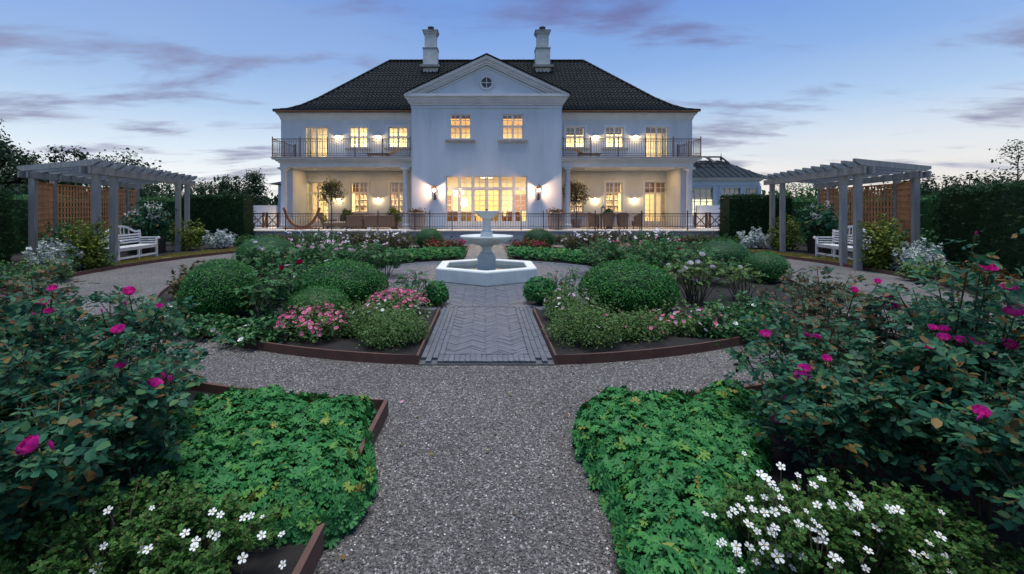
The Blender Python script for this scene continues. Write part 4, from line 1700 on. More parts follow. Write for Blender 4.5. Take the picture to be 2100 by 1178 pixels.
MB().box(x - .12, x + .12, y - .12, y + .12, z, z + .03).build('base', M['iron'], t)
MB()._add([(x - .13, y - .13, z + .34), (x + .13, y - .13, z + .34), (x + .13, y + .13, z + .34), (x - .13, y + .13, z + .34), (x, y, z + .50)], [(3, 2, 1, 0), (0, 1, 4), (1, 2, 4), (2, 3, 4), (3, 0, 4)]).build('roof', M['iron'], t)
MB().lathe([(0, 0), (.035, 0), (.035, .14), (0, .15)], 10, (x, y, z + .032)).build('candle', M['cushion'], t, 40)


def sun_lounger(s):
    x, y, z = s * 5.75, 24.9, 4.456
    t = thing('sun_lounger', 'low dark sun lounger with raised back on the balcony of the ' + SIDE[s], 'sun lounger', (x, y, z), 'sun loungers on the balconies')
    MB().box(x - .75, x + .45, y - .3, y + .3, z + .20, z + .26).build('bed', M['furn_dark'], t, bevel=.02)
    k = -s
    MB().bar((x - k * .45 * -1, y, z + .22), (x + .45 * k + k * .55, y, z + .55), .58, .05).build('backrest', M['furn_wood'], t)
    for i in (-.65, .35):
        for j in (-.25, .25):
            MB().box(x + i - .025, x + i + .025, y + j - .025, y + j + .025, z, z + .20).build('leg', M['furn_dark'], t)


for s in (-1, 1):
    sun_lounger(s)


# ------------------------------------------------------------------ fountain
fx, fy = PC
ft = thing('fountain', 'pale stone two-tier fountain with six-sided basin in the paved circle', 'fountain', (fx, fy, .04))


def hexring(ro, ri, z0, z1, name, bevel):
    vs_, fs_ = [], []
    n = 6
    for k in range(n):
        a = R(-90 + 60 * k)
        for r, z in ((ro, z0), (ro, z1), (ri, z1), (ri, z0)):
            vs_.append((fx + r * math.cos(a), fy + r * math.sin(a), z))
    for k in range(n):
        o, p = 4 * k, 4 * ((k + 1) % n)
        for j in range(4):
            j2 = (j + 1) % 4
            fs_.append((o + j, p + j, p + j2, o + j2))
    mb = MB()
    mb._add(vs_, fs_)
    return mb.build(name, M['stone'], ft, bevel=bevel)


hexring(1.38, 1.12, .03, .37, 'basin', .035)
MB().prism([(fx + 1.13 * math.cos(R(-90 + 60 * k)), fy + 1.13 * math.sin(R(-90 + 60 * k))) for k in range(6)], .05, .24).build('water', M['water'], ft)
sq = MB()
for (h0, h1, a, b) in ((.05, .52, .225, .225), (.52, .56, .235, .235), (.56, .64, .225, .16)):
    sq._add([(fx + i * a, fy + j * a, h0) for i, j in ((-1, -1), (1, -1), (1, 1), (-1, 1))] + [(fx + i * b, fy + j * b, h1) for i, j in ((-1, -1), (1, -1), (1, 1), (-1, 1))],
            [(3, 2, 1, 0), (4, 5, 6, 7), (0, 1, 5, 4), (1, 2, 6, 5), (2, 3, 7, 6), (3, 0, 4, 7)])
sq.build('pedestal', M['stone'], ft, bevel=.008)
MB().lathe([(.15, .635), (.16, .66), (.13, .69), (.115, .74), (.125, .80), (.17, .835), (.16, .85)], 28, (fx, fy, 0)).build('stem', M['stone'], ft, 40)
MB().lathe([(.14, .845), (.24, .855), (.38, .89), (.52, .955), (.60, 1.01), (.615, 1.03), (.65, 1.035), (.665, 1.06), (.66, 1.085), (.62, 1.09), (.58, 1.06), (.40, 1.0), (.0, .97)], 48, (fx, fy, 0)).build('lower_bowl', M['stone'], ft, 35)
MB().lathe([(.17, .985), (.17, 1.06), (.145, 1.10), (.145, 1.16), (.155, 1.18), (.12, 1.215), (.105, 1.25), (.10, 1.42), (.11, 1.47), (.12, 1.49)], 28, (fx, fy, 0)).build('upper_stem', M['stone'], ft, 40)
MB().lathe([(.10, 1.488), (.13, 1.52), (.19, 1.57), (.25, 1.63), (.275, 1.655), (.315, 1.665), (.32, 1.70), (.29, 1.705), (.25, 1.67), (0, 1.62)], 36, (fx, fy, 0)).build('upper_bowl', M['stone'], ft, 35)
MB().lathe([(.02, 1.62), (.02, 1.70), (.035, 1.72), (.02, 1.75), (0, 1.755)], 10, (fx, fy, 0)).build('spout', M['pot_dark'], ft, 40)


# ------------------------------------------------------------------ pergolas
PB = {-1: {'B': (-11.15, 13.0), 'A': (-11.35, 13.85), 'D': (-12.2, 18.0), 'E': (-12.7, 19.3), 'G': (-14.7, 14.75), 'F': (-15.8, 16.6), 'H': (-17.4, 22.0), 'I': (-17.75, 23.1)},
      1: {'B': (10.6, 13.0), 'A': (10.85, 13.85), 'D': (11.7, 18.0), 'E': (11.8, 18.8), 'G': (13.9, 14.75), 'F': (14.7, 16.3), 'H': (15.9, 21.1), 'I': (16.35, 22.3)}}


def lerp2(a, b, t):
    return (a[0] + (b[0] - a[0]) * t, a[1] + (b[1] - a[1]) * t)


def pergola(s):
    near = 'over the bench on the hammock side' if s < 0 else 'over the bench on the conservatory side'
    t = thing('pergola', 'grey weathered timber pergola with brown lattice ' + near, 'pergola', (s * 13.5, 17.5, 0), 'timber pergolas')
    Pt = PB[s]
    ZP = 2.97
    ang = math.atan2(Pt['E'][1] - Pt['B'][1], Pt['E'][0] - Pt['B'][0])
    pm = MB().box(-.08, .08, -.08, .08, 0, ZP).mesh('post', M['pergola'])
    for k in Pt:
        o = link('post', pm, t, (Pt[k][0], Pt[k][1], 0))
        o.rotation_euler = (0, 0, ang)

    def V3(p, z):
        return Vector((p[0], p[1], z))

    def extend(a, b, e0, e1):
        L = math.hypot(b[0] - a[0], b[1] - a[1])
        return lerp2(a, b, -e0 / L), lerp2(a, b, 1 + e1 / L)
    for a, b in (('B', 'E'), ('G', 'I')):
        p, q = extend(Pt[a], Pt[b], .55, .55)
        d = Vector((q[0] - p[0], q[1] - p[1], 0)).normalized()
        nn = Vector((-d.y, d.x, 0)) * .108
        for k in (-1, 1):
            MB().bar(V3(p, 2.83) + nn * k, V3(q, 2.83) + nn * k, .05, .20).build('beam', M['pergola'], t)
    # rafters
    i0, i1 = extend(Pt['B'], Pt['E'], .35, .35)
    o0, o1 = extend(Pt['G'], Pt['I'], .35, .35)
    n = 12
    for i in range(n):
        u = i / (n - 1)
        p, q = lerp2(i0, i1, u), lerp2(o0, o1, u)
        p, q = extend(p, q, .62, .62)
        d = Vector((q[0] - p[0], q[1] - p[1], 0)).normalized()
        side = Vector((-d.y, d.x, 0)) * .035
        L = math.hypot(q[0] - p[0], q[1] - p[1])
        rb = MB()
        P0 = V3(p, 0)
        prof = [(0, 3.04), (0, 3.12), (L, 3.12), (L, 3.04), (L - .35, 2.95), (.35, 2.95)]
        vs_ = [tuple(P0 + d * a + side * k + Vector((0, 0, z))) for k in (-1, 1) for a, z in prof]
        m = len(prof)
        rb._add(vs_, [tuple(range(m)), tuple(range(2 * m - 1, m - 1, -1))] + [((j + 1) % m, j, m + j, m + (j + 1) % m) for j in range(m)])
        rb.build('rafter', M['pergola'], t)
    # lattice screens between the rear posts
    for a, b in (('G', 'F'), ('F', 'H'), ('H', 'I')):
        p, q = Pt[a], Pt[b]
        d = Vector((q[0] - p[0], q[1] - p[1], 0))
        L = d.length - .22
        d.normalize()
        p0 = V3(p, 0) + d * .11
        nn = Vector((-d.y, d.x, 0)) * .012
        z0, z1 = .35, 2.62
        fr = MB()
        fr.bar(p0 + Vector((0, 0, z0)), p0 + d * L + Vector((0, 0, z0)), .05, .06).bar(p0 + Vector((0, 0, z1)), p0 + d * L + Vector((0, 0, z1)), .05, .06)
        scr = fr.build('lattice', M['lattice'], t)
        step = .20
        nv = int(L / step)
        for i in range(nv + 1):
            c = p0 + d * (L * i / max(nv, 1))
            MB().bar(c + nn + Vector((0, 0, z0)), c + nn + Vector((0, 0, z1)), .055, .018, (d.x, d.y, 0)).build('slat', M['lattice'], scr)
        nh = int((z1 - z0) / step)
        for i in range(1, nh):
            z = z0 + (z1 - z0) * i / nh
            MB().bar(p0 - nn + Vector((0, 0, z)), p0 - nn + d * L + Vector((0, 0, z)), .018, .055).build('slat', M['lattice'], scr)
    return t


for s in (-1, 1):
    pergola(s)


def bench(s):
    t = thing('garden_bench', 'white slatted garden bench with arched back under the pergola on the ' + SIDE[s], 'bench', (s * 11.9, 15.1, .055), 'white garden benches')
    z0 = .055
    ax = Vector((s * .10, 1, 0)).normalized()        # along the seat
    bk = Vector((s * 1.0, -.10, 0)).normalized()     # from front to back
    L = 2.0
    o = Vector((s * 11.45, 14.15, z0))

    def P(a, b, z):
        return o + ax * a + bk * b + Vector((0, 0, z))
    for a in (0.04, L - .04):
        MB().bar(P(a, .03, 0), P(a, .03, .66), .06, .06, ax).build('leg', M['bench'], t)
        MB().bar(P(a, .55, 0), P(a, .60, .95), .06, .06, ax).build('leg', M['bench'], t)
        MB().bar(P(a, -.03, .68), P(a, .58, .68), .09, .04).build('armrest', M['bench'], t)
        MB().tube([P(a - .05, -.02, .66), P(a + .05, -.02, .66)], .05, 10).build('arm_scroll', M['bench'], t)
        for zz in (.52, .60):
            MB().bar(P(a, .05, zz), P(a, .56, zz), .025, .045).build('arm_slat', M['bench'], t)
    MB().bar(P(L / 2, .03, 0), P(L / 2, .03, .40), .055, .055, ax).build('leg', M['bench'], t)
    MB().bar(P(0, .03, .39), P(L, .03, .39), .03, .09).build('apron', M['bench'], t)
    MB().bar(P(0, .03, .12), P(L, .03, .12), .03, .06).build('stretcher', M['bench'], t)
    for i in range(6):
        MB().bar(P(0, .04 + i * .093, .445), P(L, .04 + i * .093, .445), .08, .022).build('seat_slat', M['bench'], t)
    for i in range(4):
        zz = .55 + i * .085
        MB().bar(P(.05, .575, zz), P(L - .05, .575, zz), .022, .05).build('back_slat', M['bench'], t)
    pts = [P(L * u, .60, .90 + .20 * max(0, math.cos((u - .5) * math.pi * 1.5)) ** .8) for u in np.linspace(0.02, .98, 17)]
    top = MB()
    for a, b in zip(pts[:-1], pts[1:]):
        top.bar(a, b + (b - a) * .05, .04, .07)
    top.build('top_rail', M['bench'], t)
    for u in (.3, .42, .5, .58, .7):
        MB().bar(P(L * u, .59, .84), P(L * u, .6, .90 + .20 * max(0, math.cos((u - .5) * math.pi * 1.5)) ** .8), .03, .025, ax).build('back_stile', M['bench'], t)


for s in (-1, 1):
    bench(s)

# ------------------------------------------------------------------ plants
UP = A((0, 0, 1))


def ups(n):
    return np.tile(UP, (n, 1))


def dome_points(n, rx, ry, h, flat=.0, power=2.0):
    """points and normals on the surface of a clipped dome standing on the ground"""
    d = sphere_dirs(n, -.75)
    k = (np.abs(d) ** power).sum(1) ** (1 / power)
    e = d / k[:, None]
    zc = h * .37
    P = np.stack([e[:, 0] * rx, e[:, 1] * ry, zc + e[:, 2] * np.where(e[:, 2] > 0, h - zc, zc)], 1)
    N = unit(np.stack([e[:, 0] / rx, e[:, 1] / ry, e[:, 2] / (h * .5)], 1))
    return P, N


def ball_shrub(x, y, rx, h, label, n=5200, leaf=None, size=(.018, .034), name='box_ball'):
    t = thing(name, label, 'shrub', (x, y, .055), 'clipped ball shrubs')
    leaf = leaf or M['lf_box']
    MB().tube([(x, y, .03), (x, y, h * .5)], [.04, .025], 7).build('trunk', M['bark'], t)
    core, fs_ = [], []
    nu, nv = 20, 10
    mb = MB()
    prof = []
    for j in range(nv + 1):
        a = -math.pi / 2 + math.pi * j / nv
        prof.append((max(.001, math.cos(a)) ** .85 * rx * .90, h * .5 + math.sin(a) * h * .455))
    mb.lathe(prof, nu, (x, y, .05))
    mb.build('filler_core', M['lf_yew'], t, 80)  # added solid dark core behind the leaf shell, not real twigs
    P, N = dome_points(n, rx, rx, h)
    # gentle lumps so the outline is not a perfect dome
    ph = rng.uniform(0, 6.28, 6)
    lump = sum(np.sin(P[:, i % 3] * (7 + 3 * i) + ph[i]) for i in range(6)) / 6
    P = P + N * (lump * .03 + rng.normal(size=n) * .011 + .05 * (rng.random(n) < .006))[:, None]
    P += np.array((x, y, .05))
    scatter('foliage', leaf, T_LEAF, P, jitter(N, .42), rng.uniform(*size, n) * .9, t, fwd=jitter(N * .5 + UP * .6, .7))
    return t


ball_shrub(-4.2, 7.2, .57, .92, 'large round clipped box ball at the outer edge of the bed near the gravel', 16000)
ball_shrub(-2.65, 8.4, .80, .74, 'broad dark clipped dome shrub behind the small ball, left of the fountain', 15000, size=(.025, .042))
ball_shrub(-2.63, 7.1, .48, .50, 'small low clipped ball shrub in front of the broad dome and behind pink flowers', 6000)
ball_shrub(-5.9, 12.2, .82, .98, 'clipped ball shrub half hidden behind the pale pink roses near the pergola', 5500)
ball_shrub(2.385, 7.7, .80, .83, 'broad dark clipped dome shrub right of the brick path, beside the fountain', 16000, size=(.025, .042))
ball_shrub(6.2, 12.0, .74, .90, 'clipped ball shrub towards the bench on the conservatory side', 5500)
ball_shrub(6.5, 10.6, .50, .72, 'smaller clipped ball in front of another towards the conservatory-side bench', 4500)
ball_shrub(-2.25, 18.0, .58, .95, 'dark ball shrub before the terrace beside the brick path, hammock side', 3500)
ball_shrub(2.05, 18.0, .66, .92, 'dark ball shrub before the terrace beside the brick path, dining side', 3500)
ball_shrub(.98, 8.35, .30, .46, 'little mounded geranium clump at the corner of brick path and circle, right side', 1500, M['lf_geran'], (.04, .07), 'geranium_clump')
ball_shrub(-.92, 8.2, .22, .38, 'little mounded geranium clump at the corner of brick path and circle, left side', 1200, M['lf_geran'], (.04, .07), 'geranium_clump')


# --- yew hedges
def hedge(label, pts, w, h, n, leaf=None, size=(.07, .13), rag=.05, name='yew_hedge', core=True):
    t = thing(name, label, 'hedge', (pts[0][0], pts[0][1], 0), 'dark clipped hedges')
    leaf = leaf or M['lf_yew']
    segs = [(Vector((*a, 0)), Vector((*b, 0))) for a, b in zip(pts[:-1], pts[1:])]
    Ls = np.array([(b - a).length for a, b in segs])
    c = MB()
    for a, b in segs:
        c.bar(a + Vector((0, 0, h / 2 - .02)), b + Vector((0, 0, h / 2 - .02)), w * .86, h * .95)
    c.build('filler_core', M['lf_yew'], t)  # added solid dark boxes that stop light passing through the leaf shell
    idx = rng.choice(len(segs), n, p=Ls / Ls.sum())
    u = rng.random(n)
    A0 = np.array([tuple(s_[0]) for s_ in segs])[idx]
    B0 = np.array([tuple(s_[1]) for s_ in segs])[idx]
    D = unit(B0 - A0)
    S = np.stack([D[:, 1], -D[:, 0], np.zeros(n)], 1)
    face = rng.random(n)
    k = np.where(face < .36, -1.0, np.where(face < .72, 1.0, 0.0))
    z = np.where(k == 0, h, rng.random(n) * h)
    off = np.where(k == 0, rng.uniform(-.5, .5, n), k * .5) * w
    P = A0 + (B0 - A0) * u[:, None] + S * off[:, None]
    P[:, 2] = z
    N = S * k[:, None] + UP * (k == 0)[:, None]
    # ends
    e = rng.random(n) < .10
    ne = int(e.sum())
    if ne:
        pick = rng.random(ne) < .5
        E = np.where(pick[:, None], np.array(tuple(segs[0][0])), np.array(tuple(segs[-1][1])))
        De = np.where(pick[:, None], -np.array(tuple((segs[0][1] - segs[0][0]).normalized())), np.array(tuple((segs[-1][1] - segs[-1][0]).normalized())))
        Se = np.stack([De[:, 1], -De[:, 0], np.zeros(ne)], 1)
        P[e] = E + Se * (rng.uniform(-.5, .5, ne) * w)[:, None]
        P[e, 2] = rng.random(ne) * h
        N[e] = De
    lump = np.sin(P[:, 0] * 2.1 + P[:, 2] * 1.7) * np.sin(P[:, 1] * 2.3 + P[:, 2] * 2.9)
    P += N * (lump * rag + rng.normal(size=n) * rag * .6)[:, None]
    scatter('foliage', leaf, tmpl_join([tmpl_xf(T_NEEDLE, 1, a, (0, 0, 0), b) for a, b in ((0, .2), (.5, .5), (-.5, .4), (.15, -.3))]), P, jitter(N, .4), rng.uniform(*size, n), t,
            fwd=jitter(np.tile(A((0, 0, .9)), (n, 1)) + N * .5, .45))
    return t


for s in (-1, 1):
    hedge('tall dark yew hedge running toward the viewer beside the pergola on the ' + SIDE[s], [(s * (15.0 if s > 0 else 15.9), 14.4), (s * 13.9, 12.2), (s * 12.6, 10.4), (s * 11.4, 8.6)], 1.1, 2.28, 9000)
    hedge('dark yew hedge block between pergola and terrace on the ' + SIDE[s], [(s * 11.3, 21.6), (s * 14.2, 21.6)], 1.0, 2.28, 5000)
    hedge('green hedge behind the lattice of the pergola on the ' + SIDE[s], [(s * 14.2, 24.3), (s * 18.9, 24.3), (s * 19.1, 19), (s * 17.6, 16.0)], .9, 2.15, 5000, M['lf_mid'], (.08, .16), .12)


# --- trees
def tree(x, y, h, r, label, kind='round', n=5000, leaf=None, size=(.16, .30), trunk=.3, name='tree', th=.12, clumps=60, squash=1.0):
    t = thing(name, label, 'tree', (x, y, 0), 'trees beyond the garden')
    z0 = h * trunk
    tr = MB()
    top = h * .88
    tr.tube([(x, y, 0), (x + .05 * h * .1, y, h * .3), (x - .03, y, h * .6), (x, y, top)], [th, th * .8, th * .5, th * .15], 8)
    for k in range(14):
        zz = random.uniform(z0, top * .9)
        a = random.uniform(0, 6.28)
        l_ = r * random.uniform(.5, .9) * (1 - .5 * (zz - z0) / max(.1, top - z0))
        tr.tube([(x, y, zz), (x + l_ * .5 * math.cos(a), y + l_ * .5 * math.sin(a), zz + l_ * .3), (x + l_ * math.cos(a), y + l_ * math.sin(a), zz + l_ * .7)], [th * .4, th * .25, th * .08], 5)
    tr.build('trunk', M['bark'], t, 60)
    if kind == 'round':
        C = sphere_dirs(clumps) * (rng.uniform(.25, 1, clumps) ** .5)[:, None]
        C = C * np.array((r, r, (h - z0) / 2)) + np.array((x, y, (h + z0) / 2))
    else:                                              # upright, narrowing to the top
        u = rng.random(clumps) ** .8
        a = rng.uniform(0, 6.28, clumps)
        rr = r * (1 - u) ** .6 * rng.uniform(.3, 1, clumps)
        C = np.stack([x + rr * np.cos(a), y + rr * np.sin(a), z0 + u * (h - z0)], 1)
    i = rng.integers(0, clumps, n)
    sp = r * .20
    P = C[i] + rng.normal(size=(n, 3)) * np.array((sp, sp, sp * .7))
    scatter('crown', leaf or M['lf_tree'], T_LEAF, P, jitter(unit(P - np.array((x, y, (h + z0) / 2))) + UP * .4, .7), rng.uniform(*size, n), t)


tree(-30.7, 60, 6.5, 2.5, 'rounded dark tree nearest the house among the far trees', 'cone', 5000, trunk=.05)
tree(-34.2, 61, 6.0, 1.7, 'slimmer dark tree second from the house among the far trees', 'round', 4000, trunk=.15)
tree(-38.3, 62, 5.3, 2.0, 'low rounded far tree, third from the house', 'round', 3500, trunk=.1)
tree(-43.5, 60, 5.4, 3.0, 'broad low far tree seen above the bench through the pergola', 'round', 4500, trunk=.1)
tree(-34.6, 30, 8.0, 2.5, 'tall dark leafy tree rising at the picture edge behind the pergola', 'round', 15000, size=(.14, .28), trunk=.2, clumps=90)
tree(-30.2, 30, 5.0, 1.5, 'lower leafy tree beside the tall one behind the pergola', 'round', 8000, size=(.12, .24), trunk=.1)
tree(-20.9, 22.5, 5.0, 1.0, 'slender young tree sticking up above the pergola roof, hammock side', 'round', 1500, size=(.10, .20), trunk=.45, clumps=26)
tree(-24.0, 30, 5.3, 1.8, 'small leafy tree top showing just over the pergola rafters, hammock side', 'round', 2600, size=(.12, .24), trunk=.2)
for i, (x, h) in enumerate(((23.0, 3.6), (24.6, 3.9), (26.2, 3.5), (27.6, 3.9), (29.2, 3.7))):
    tree(x, 25 + (i % 2), h, 1.0, ('first', 'second', 'third', 'fourth', 'fifth')[i] + ' bushy tree top along the skyline, counted outward from the conservatory-side pergola', 'round', 2200, size=(.10, .20), trunk=.15, clumps=36)
tree(22.9, 19.6, 4.9, .9, 'thin sparse birch with drooping twigs at the picture edge', 'round', 650, size=(.06, .12), trunk=.4, clumps=30, th=.05)
tree(27.2, 40, 4.0, 1.9, 'pale feathery tree low behind the conservatory-side pergola', 'round', 3000, M['lf_fine'], (.10, .22), trunk=.1)
hedge('long green hedge far behind at the skyline on the conservatory side', [(19.5, 26), (34, 22)], 2.0, 2.5, 6000, M['lf_tree'], (.14, .26), .22)
hedge('long green hedge far behind at the skyline on the hammock side', [(-19.5, 26), (-36, 22)], 2.0, 2.6, 6000, M['lf_tree'], (.14, .26), .22)
wood = []
for k in range(9000):
    x = random.uniform(-260, 260)
    wood.append((x, 170 + random.gauss(0, 2), abs(random.gauss(0, 1)) * (3.0 + 1.2 * math.sin(x * .11) + math.sin(x * .31))))
wood = np.array(wood)
o = scatter('far_wood', M['lf_tree'], T_LEAF, wood, jitter(np.tile(A((0, -1, .3)), (len(wood), 1)), .4), rng.uniform(1.2, 2.6, len(wood)), None, fwd=jitter(np.tile(A((0, 0, 1)), (len(wood), 1)), .5))
tag(o, 'distant dark belt of trees along the horizon', 'far wood', kind='stuff')


# --- leafy mounds, ground cover, perennials
def mound(name, label, cat, x, y, rx, ry, h, n, leaf, size, stem=None, blossoms=None, group=None, fill=.55, tmpl=None, rag=.10, z0=.055, ns=24):
    t = thing(name, label, cat, (x, y, z0), group)
    st = MB()
    for k in range(ns):
        a = random.uniform(0, 6.28)
        u = random.uniform(.2, .9)
        st.tube([(x + .25 * u * rx * math.cos(a), y + .25 * u * ry * math.sin(a), z0 - .02), (x + .7 * u * rx * math.cos(a), y + .7 * u * ry * math.sin(a), z0 + h * .55), (x + u * rx * math.cos(a), y + u * ry * math.sin(a), z0 + h * random.uniform(.7, .98) * (1 - .4 * u * u))], [.006, .005, .003], 4)
    st.build('stems', stem or M['cane'], t)
    # several overlapping lobes of unequal height, so the outline is uneven
    nl = 6
    share = rng.multinomial(n, rng.dirichlet(np.full(nl, 4.0)))
    Ps, Ns = [], []
    for j in range(nl):
        la, lr = j * 2 * math.pi / (nl - 1) + random.uniform(-.4, .4), (.46 if j else 0) * random.uniform(.8, 1.15)
        kx, kh = random.uniform(.48, .66), random.uniform(.66, 1.12)
        Pj, Nj = dome_points(int(share[j]), rx * kx, ry * kx, h * kh)
        rad = rng.uniform(0, 1, len(Pj)) ** fill
        Pc = np.array((0, 0, h * kh * .40))
        Pj = Pc + (Pj - Pc) * (.35 + .65 * rad)[:, None]
        Ps.append(Pj + np.array((rx * lr * math.cos(la), ry * lr * math.sin(la), 0)))
        Ns.append(Nj)
    P, N = np.vstack(Ps), np.vstack(Ns)
    n = len(P)
    P += rng.normal(size=P.shape) * rag * h * .6
    P[:, 2] = np.maximum(P[:, 2], .012)
    P += np.array((x, y, z0))
    # stray shoots standing out of the outline
    k = max(8, int(26 * rx / .5))
    Q, QN = dome_points(k * 2, rx, ry, h)
    ok = Q[:, 2] > h * .45
    Q, QN = Q[ok][:k], QN[ok][:k]
    Ld = unit(QN * .6 + UP + rng.normal(size=Q.shape) * .25)
    per = 16
    q = np.repeat(Q, per, 0) + np.repeat(Ld, per, 0) * (np.tile(np.linspace(-.1, 1, per), len(Q)) * np.repeat(rng.uniform(.08, .26, len(Q)) * min(1.4, .5 + h), per))[:, None]
    q += rng.normal(size=q.shape) * .010
    q += np.array((x, y, z0))
    P, N = np.vstack([P, q]), np.vstack([N, unit(np.repeat(QN, per, 0) + UP)])
    n = len(P)
    scatter('foliage', leaf, tmpl or T_LEAF, P, jitter(N * .6 + UP * .7, .5), rng.uniform(*size, n) * rng.uniform(.7, 1.15, n), t, fwd=jitter(N + UP * .3, .6))
    if blossoms:
        for mat, nb, bs, zf in blossoms:
            Pb, Nb = dome_points(nb * 3, rx, ry, h)
            ok = Pb[:, 2] > h * zf
            Pb, Nb = Pb[ok][:nb], Nb[ok][:nb]
            Pb = Pb * 1.04 + rng.normal(size=Pb.shape) * .03 + np.array((x, y, z0 + .02))
            o = scatter('blossoms', mat, T_FLOWER, Pb, jitter(Nb + UP * .5, .6), rng.uniform(*bs, len(Pb)), t)
            o['kind'] = 'stuff'
    return t


T_SPRIG = tmpl_join([tmpl_xf(T_LEAF, .5, a, (0, b, 0), .2) for a, b in ((0, .5), (.9, .35), (-.9, .35), (1.0, .1), (-1.0, .1))])

# --- blooms: rounded many-petalled roses
def rose_bloom(mat, layers=((7, .50, .55), (6, .40, .42), (5, .28, .28), (4, .17, .15)), opened=1.0):
    V, F = [], []
    for li, (k, rad, cup) in enumerate(layers):
        for i in range(k):
            a0 = 2 * math.pi * (i + .5 * (li % 2)) / k + random.uniform(-.1, .1)
            w = 2 * math.pi / k * .72
            o = len(V)
            for r in range(4):
                u = r / 3
                for c in range(3):
                    v = (c - 1)
                    rr = rad * (.12 + .88 * math.sin(min(1, u * 1.08) * math.pi / 2) * (1 - .12 * abs(v))) * (1 - .10 * (u > .9) * (1 - opened))
                    zz = -.28 + (.30 + cup * .25) * u ** 1.5 + .32 * (1 - rad * 1.6) * u + (.05 if abs(v) and r == 3 else 0) + random.uniform(-.012, .012)
                    if li == 0 and r == 3:
                        zz -= .10 * opened
                    a = a0 + v * w * (.5 + .5 * u)
                    V.append((rr * math.cos(a), rr * math.sin(a), zz))
            for r in range(3):
                for c in range(2):
                    q = o + r * 3 + c
                    F.append((q, q + 1, q + 4, q + 3))
    me = np_mesh('bloom', np.array(V), np.array(F), mat, True)
    return me


BLOOM = {k: [rose_bloom(M[m]), rose_bloom(M[m])] for k, m in (('magenta', 'petal_magenta'), ('crimson', 'petal_crimson'), ('pink', 'petal_pink'), ('blush', 'petal_blush'))}
BUD = {k: rose_bloom(M[m], ((4, .22, 1.6), (3, .14, 1.8)), 0) for k, m in (('magenta', 'petal_magenta'), ('crimson', 'petal_crimson'), ('pink', 'petal_pink'), ('blush', 'petal_blush'))}


def put_bloom(t, p, size, kind, tilt=.5, bud=False):
    o = link('bud' if bud else 'bloom', BUD[kind] if bud else random.choice(BLOOM[kind]), t, p)
    size *= .76 * random.uniform(.8, 1.1)
    o.scale = (size, size, size * random.uniform(.75, 1.1))
    o.rotation_euler = (random.uniform(-.1, tilt + .25), random.uniform(-tilt, tilt) * .6, random.uniform(-.9, .9))
    return o


LEAFMESH = {}


def leaf_meshes(key):
    if key not in LEAFMESH:
        LEAFMESH[key] = [np_mesh('leaf', v, f, M[key]) for v, f in T_ROSE]
    return LEAFMESH[key]


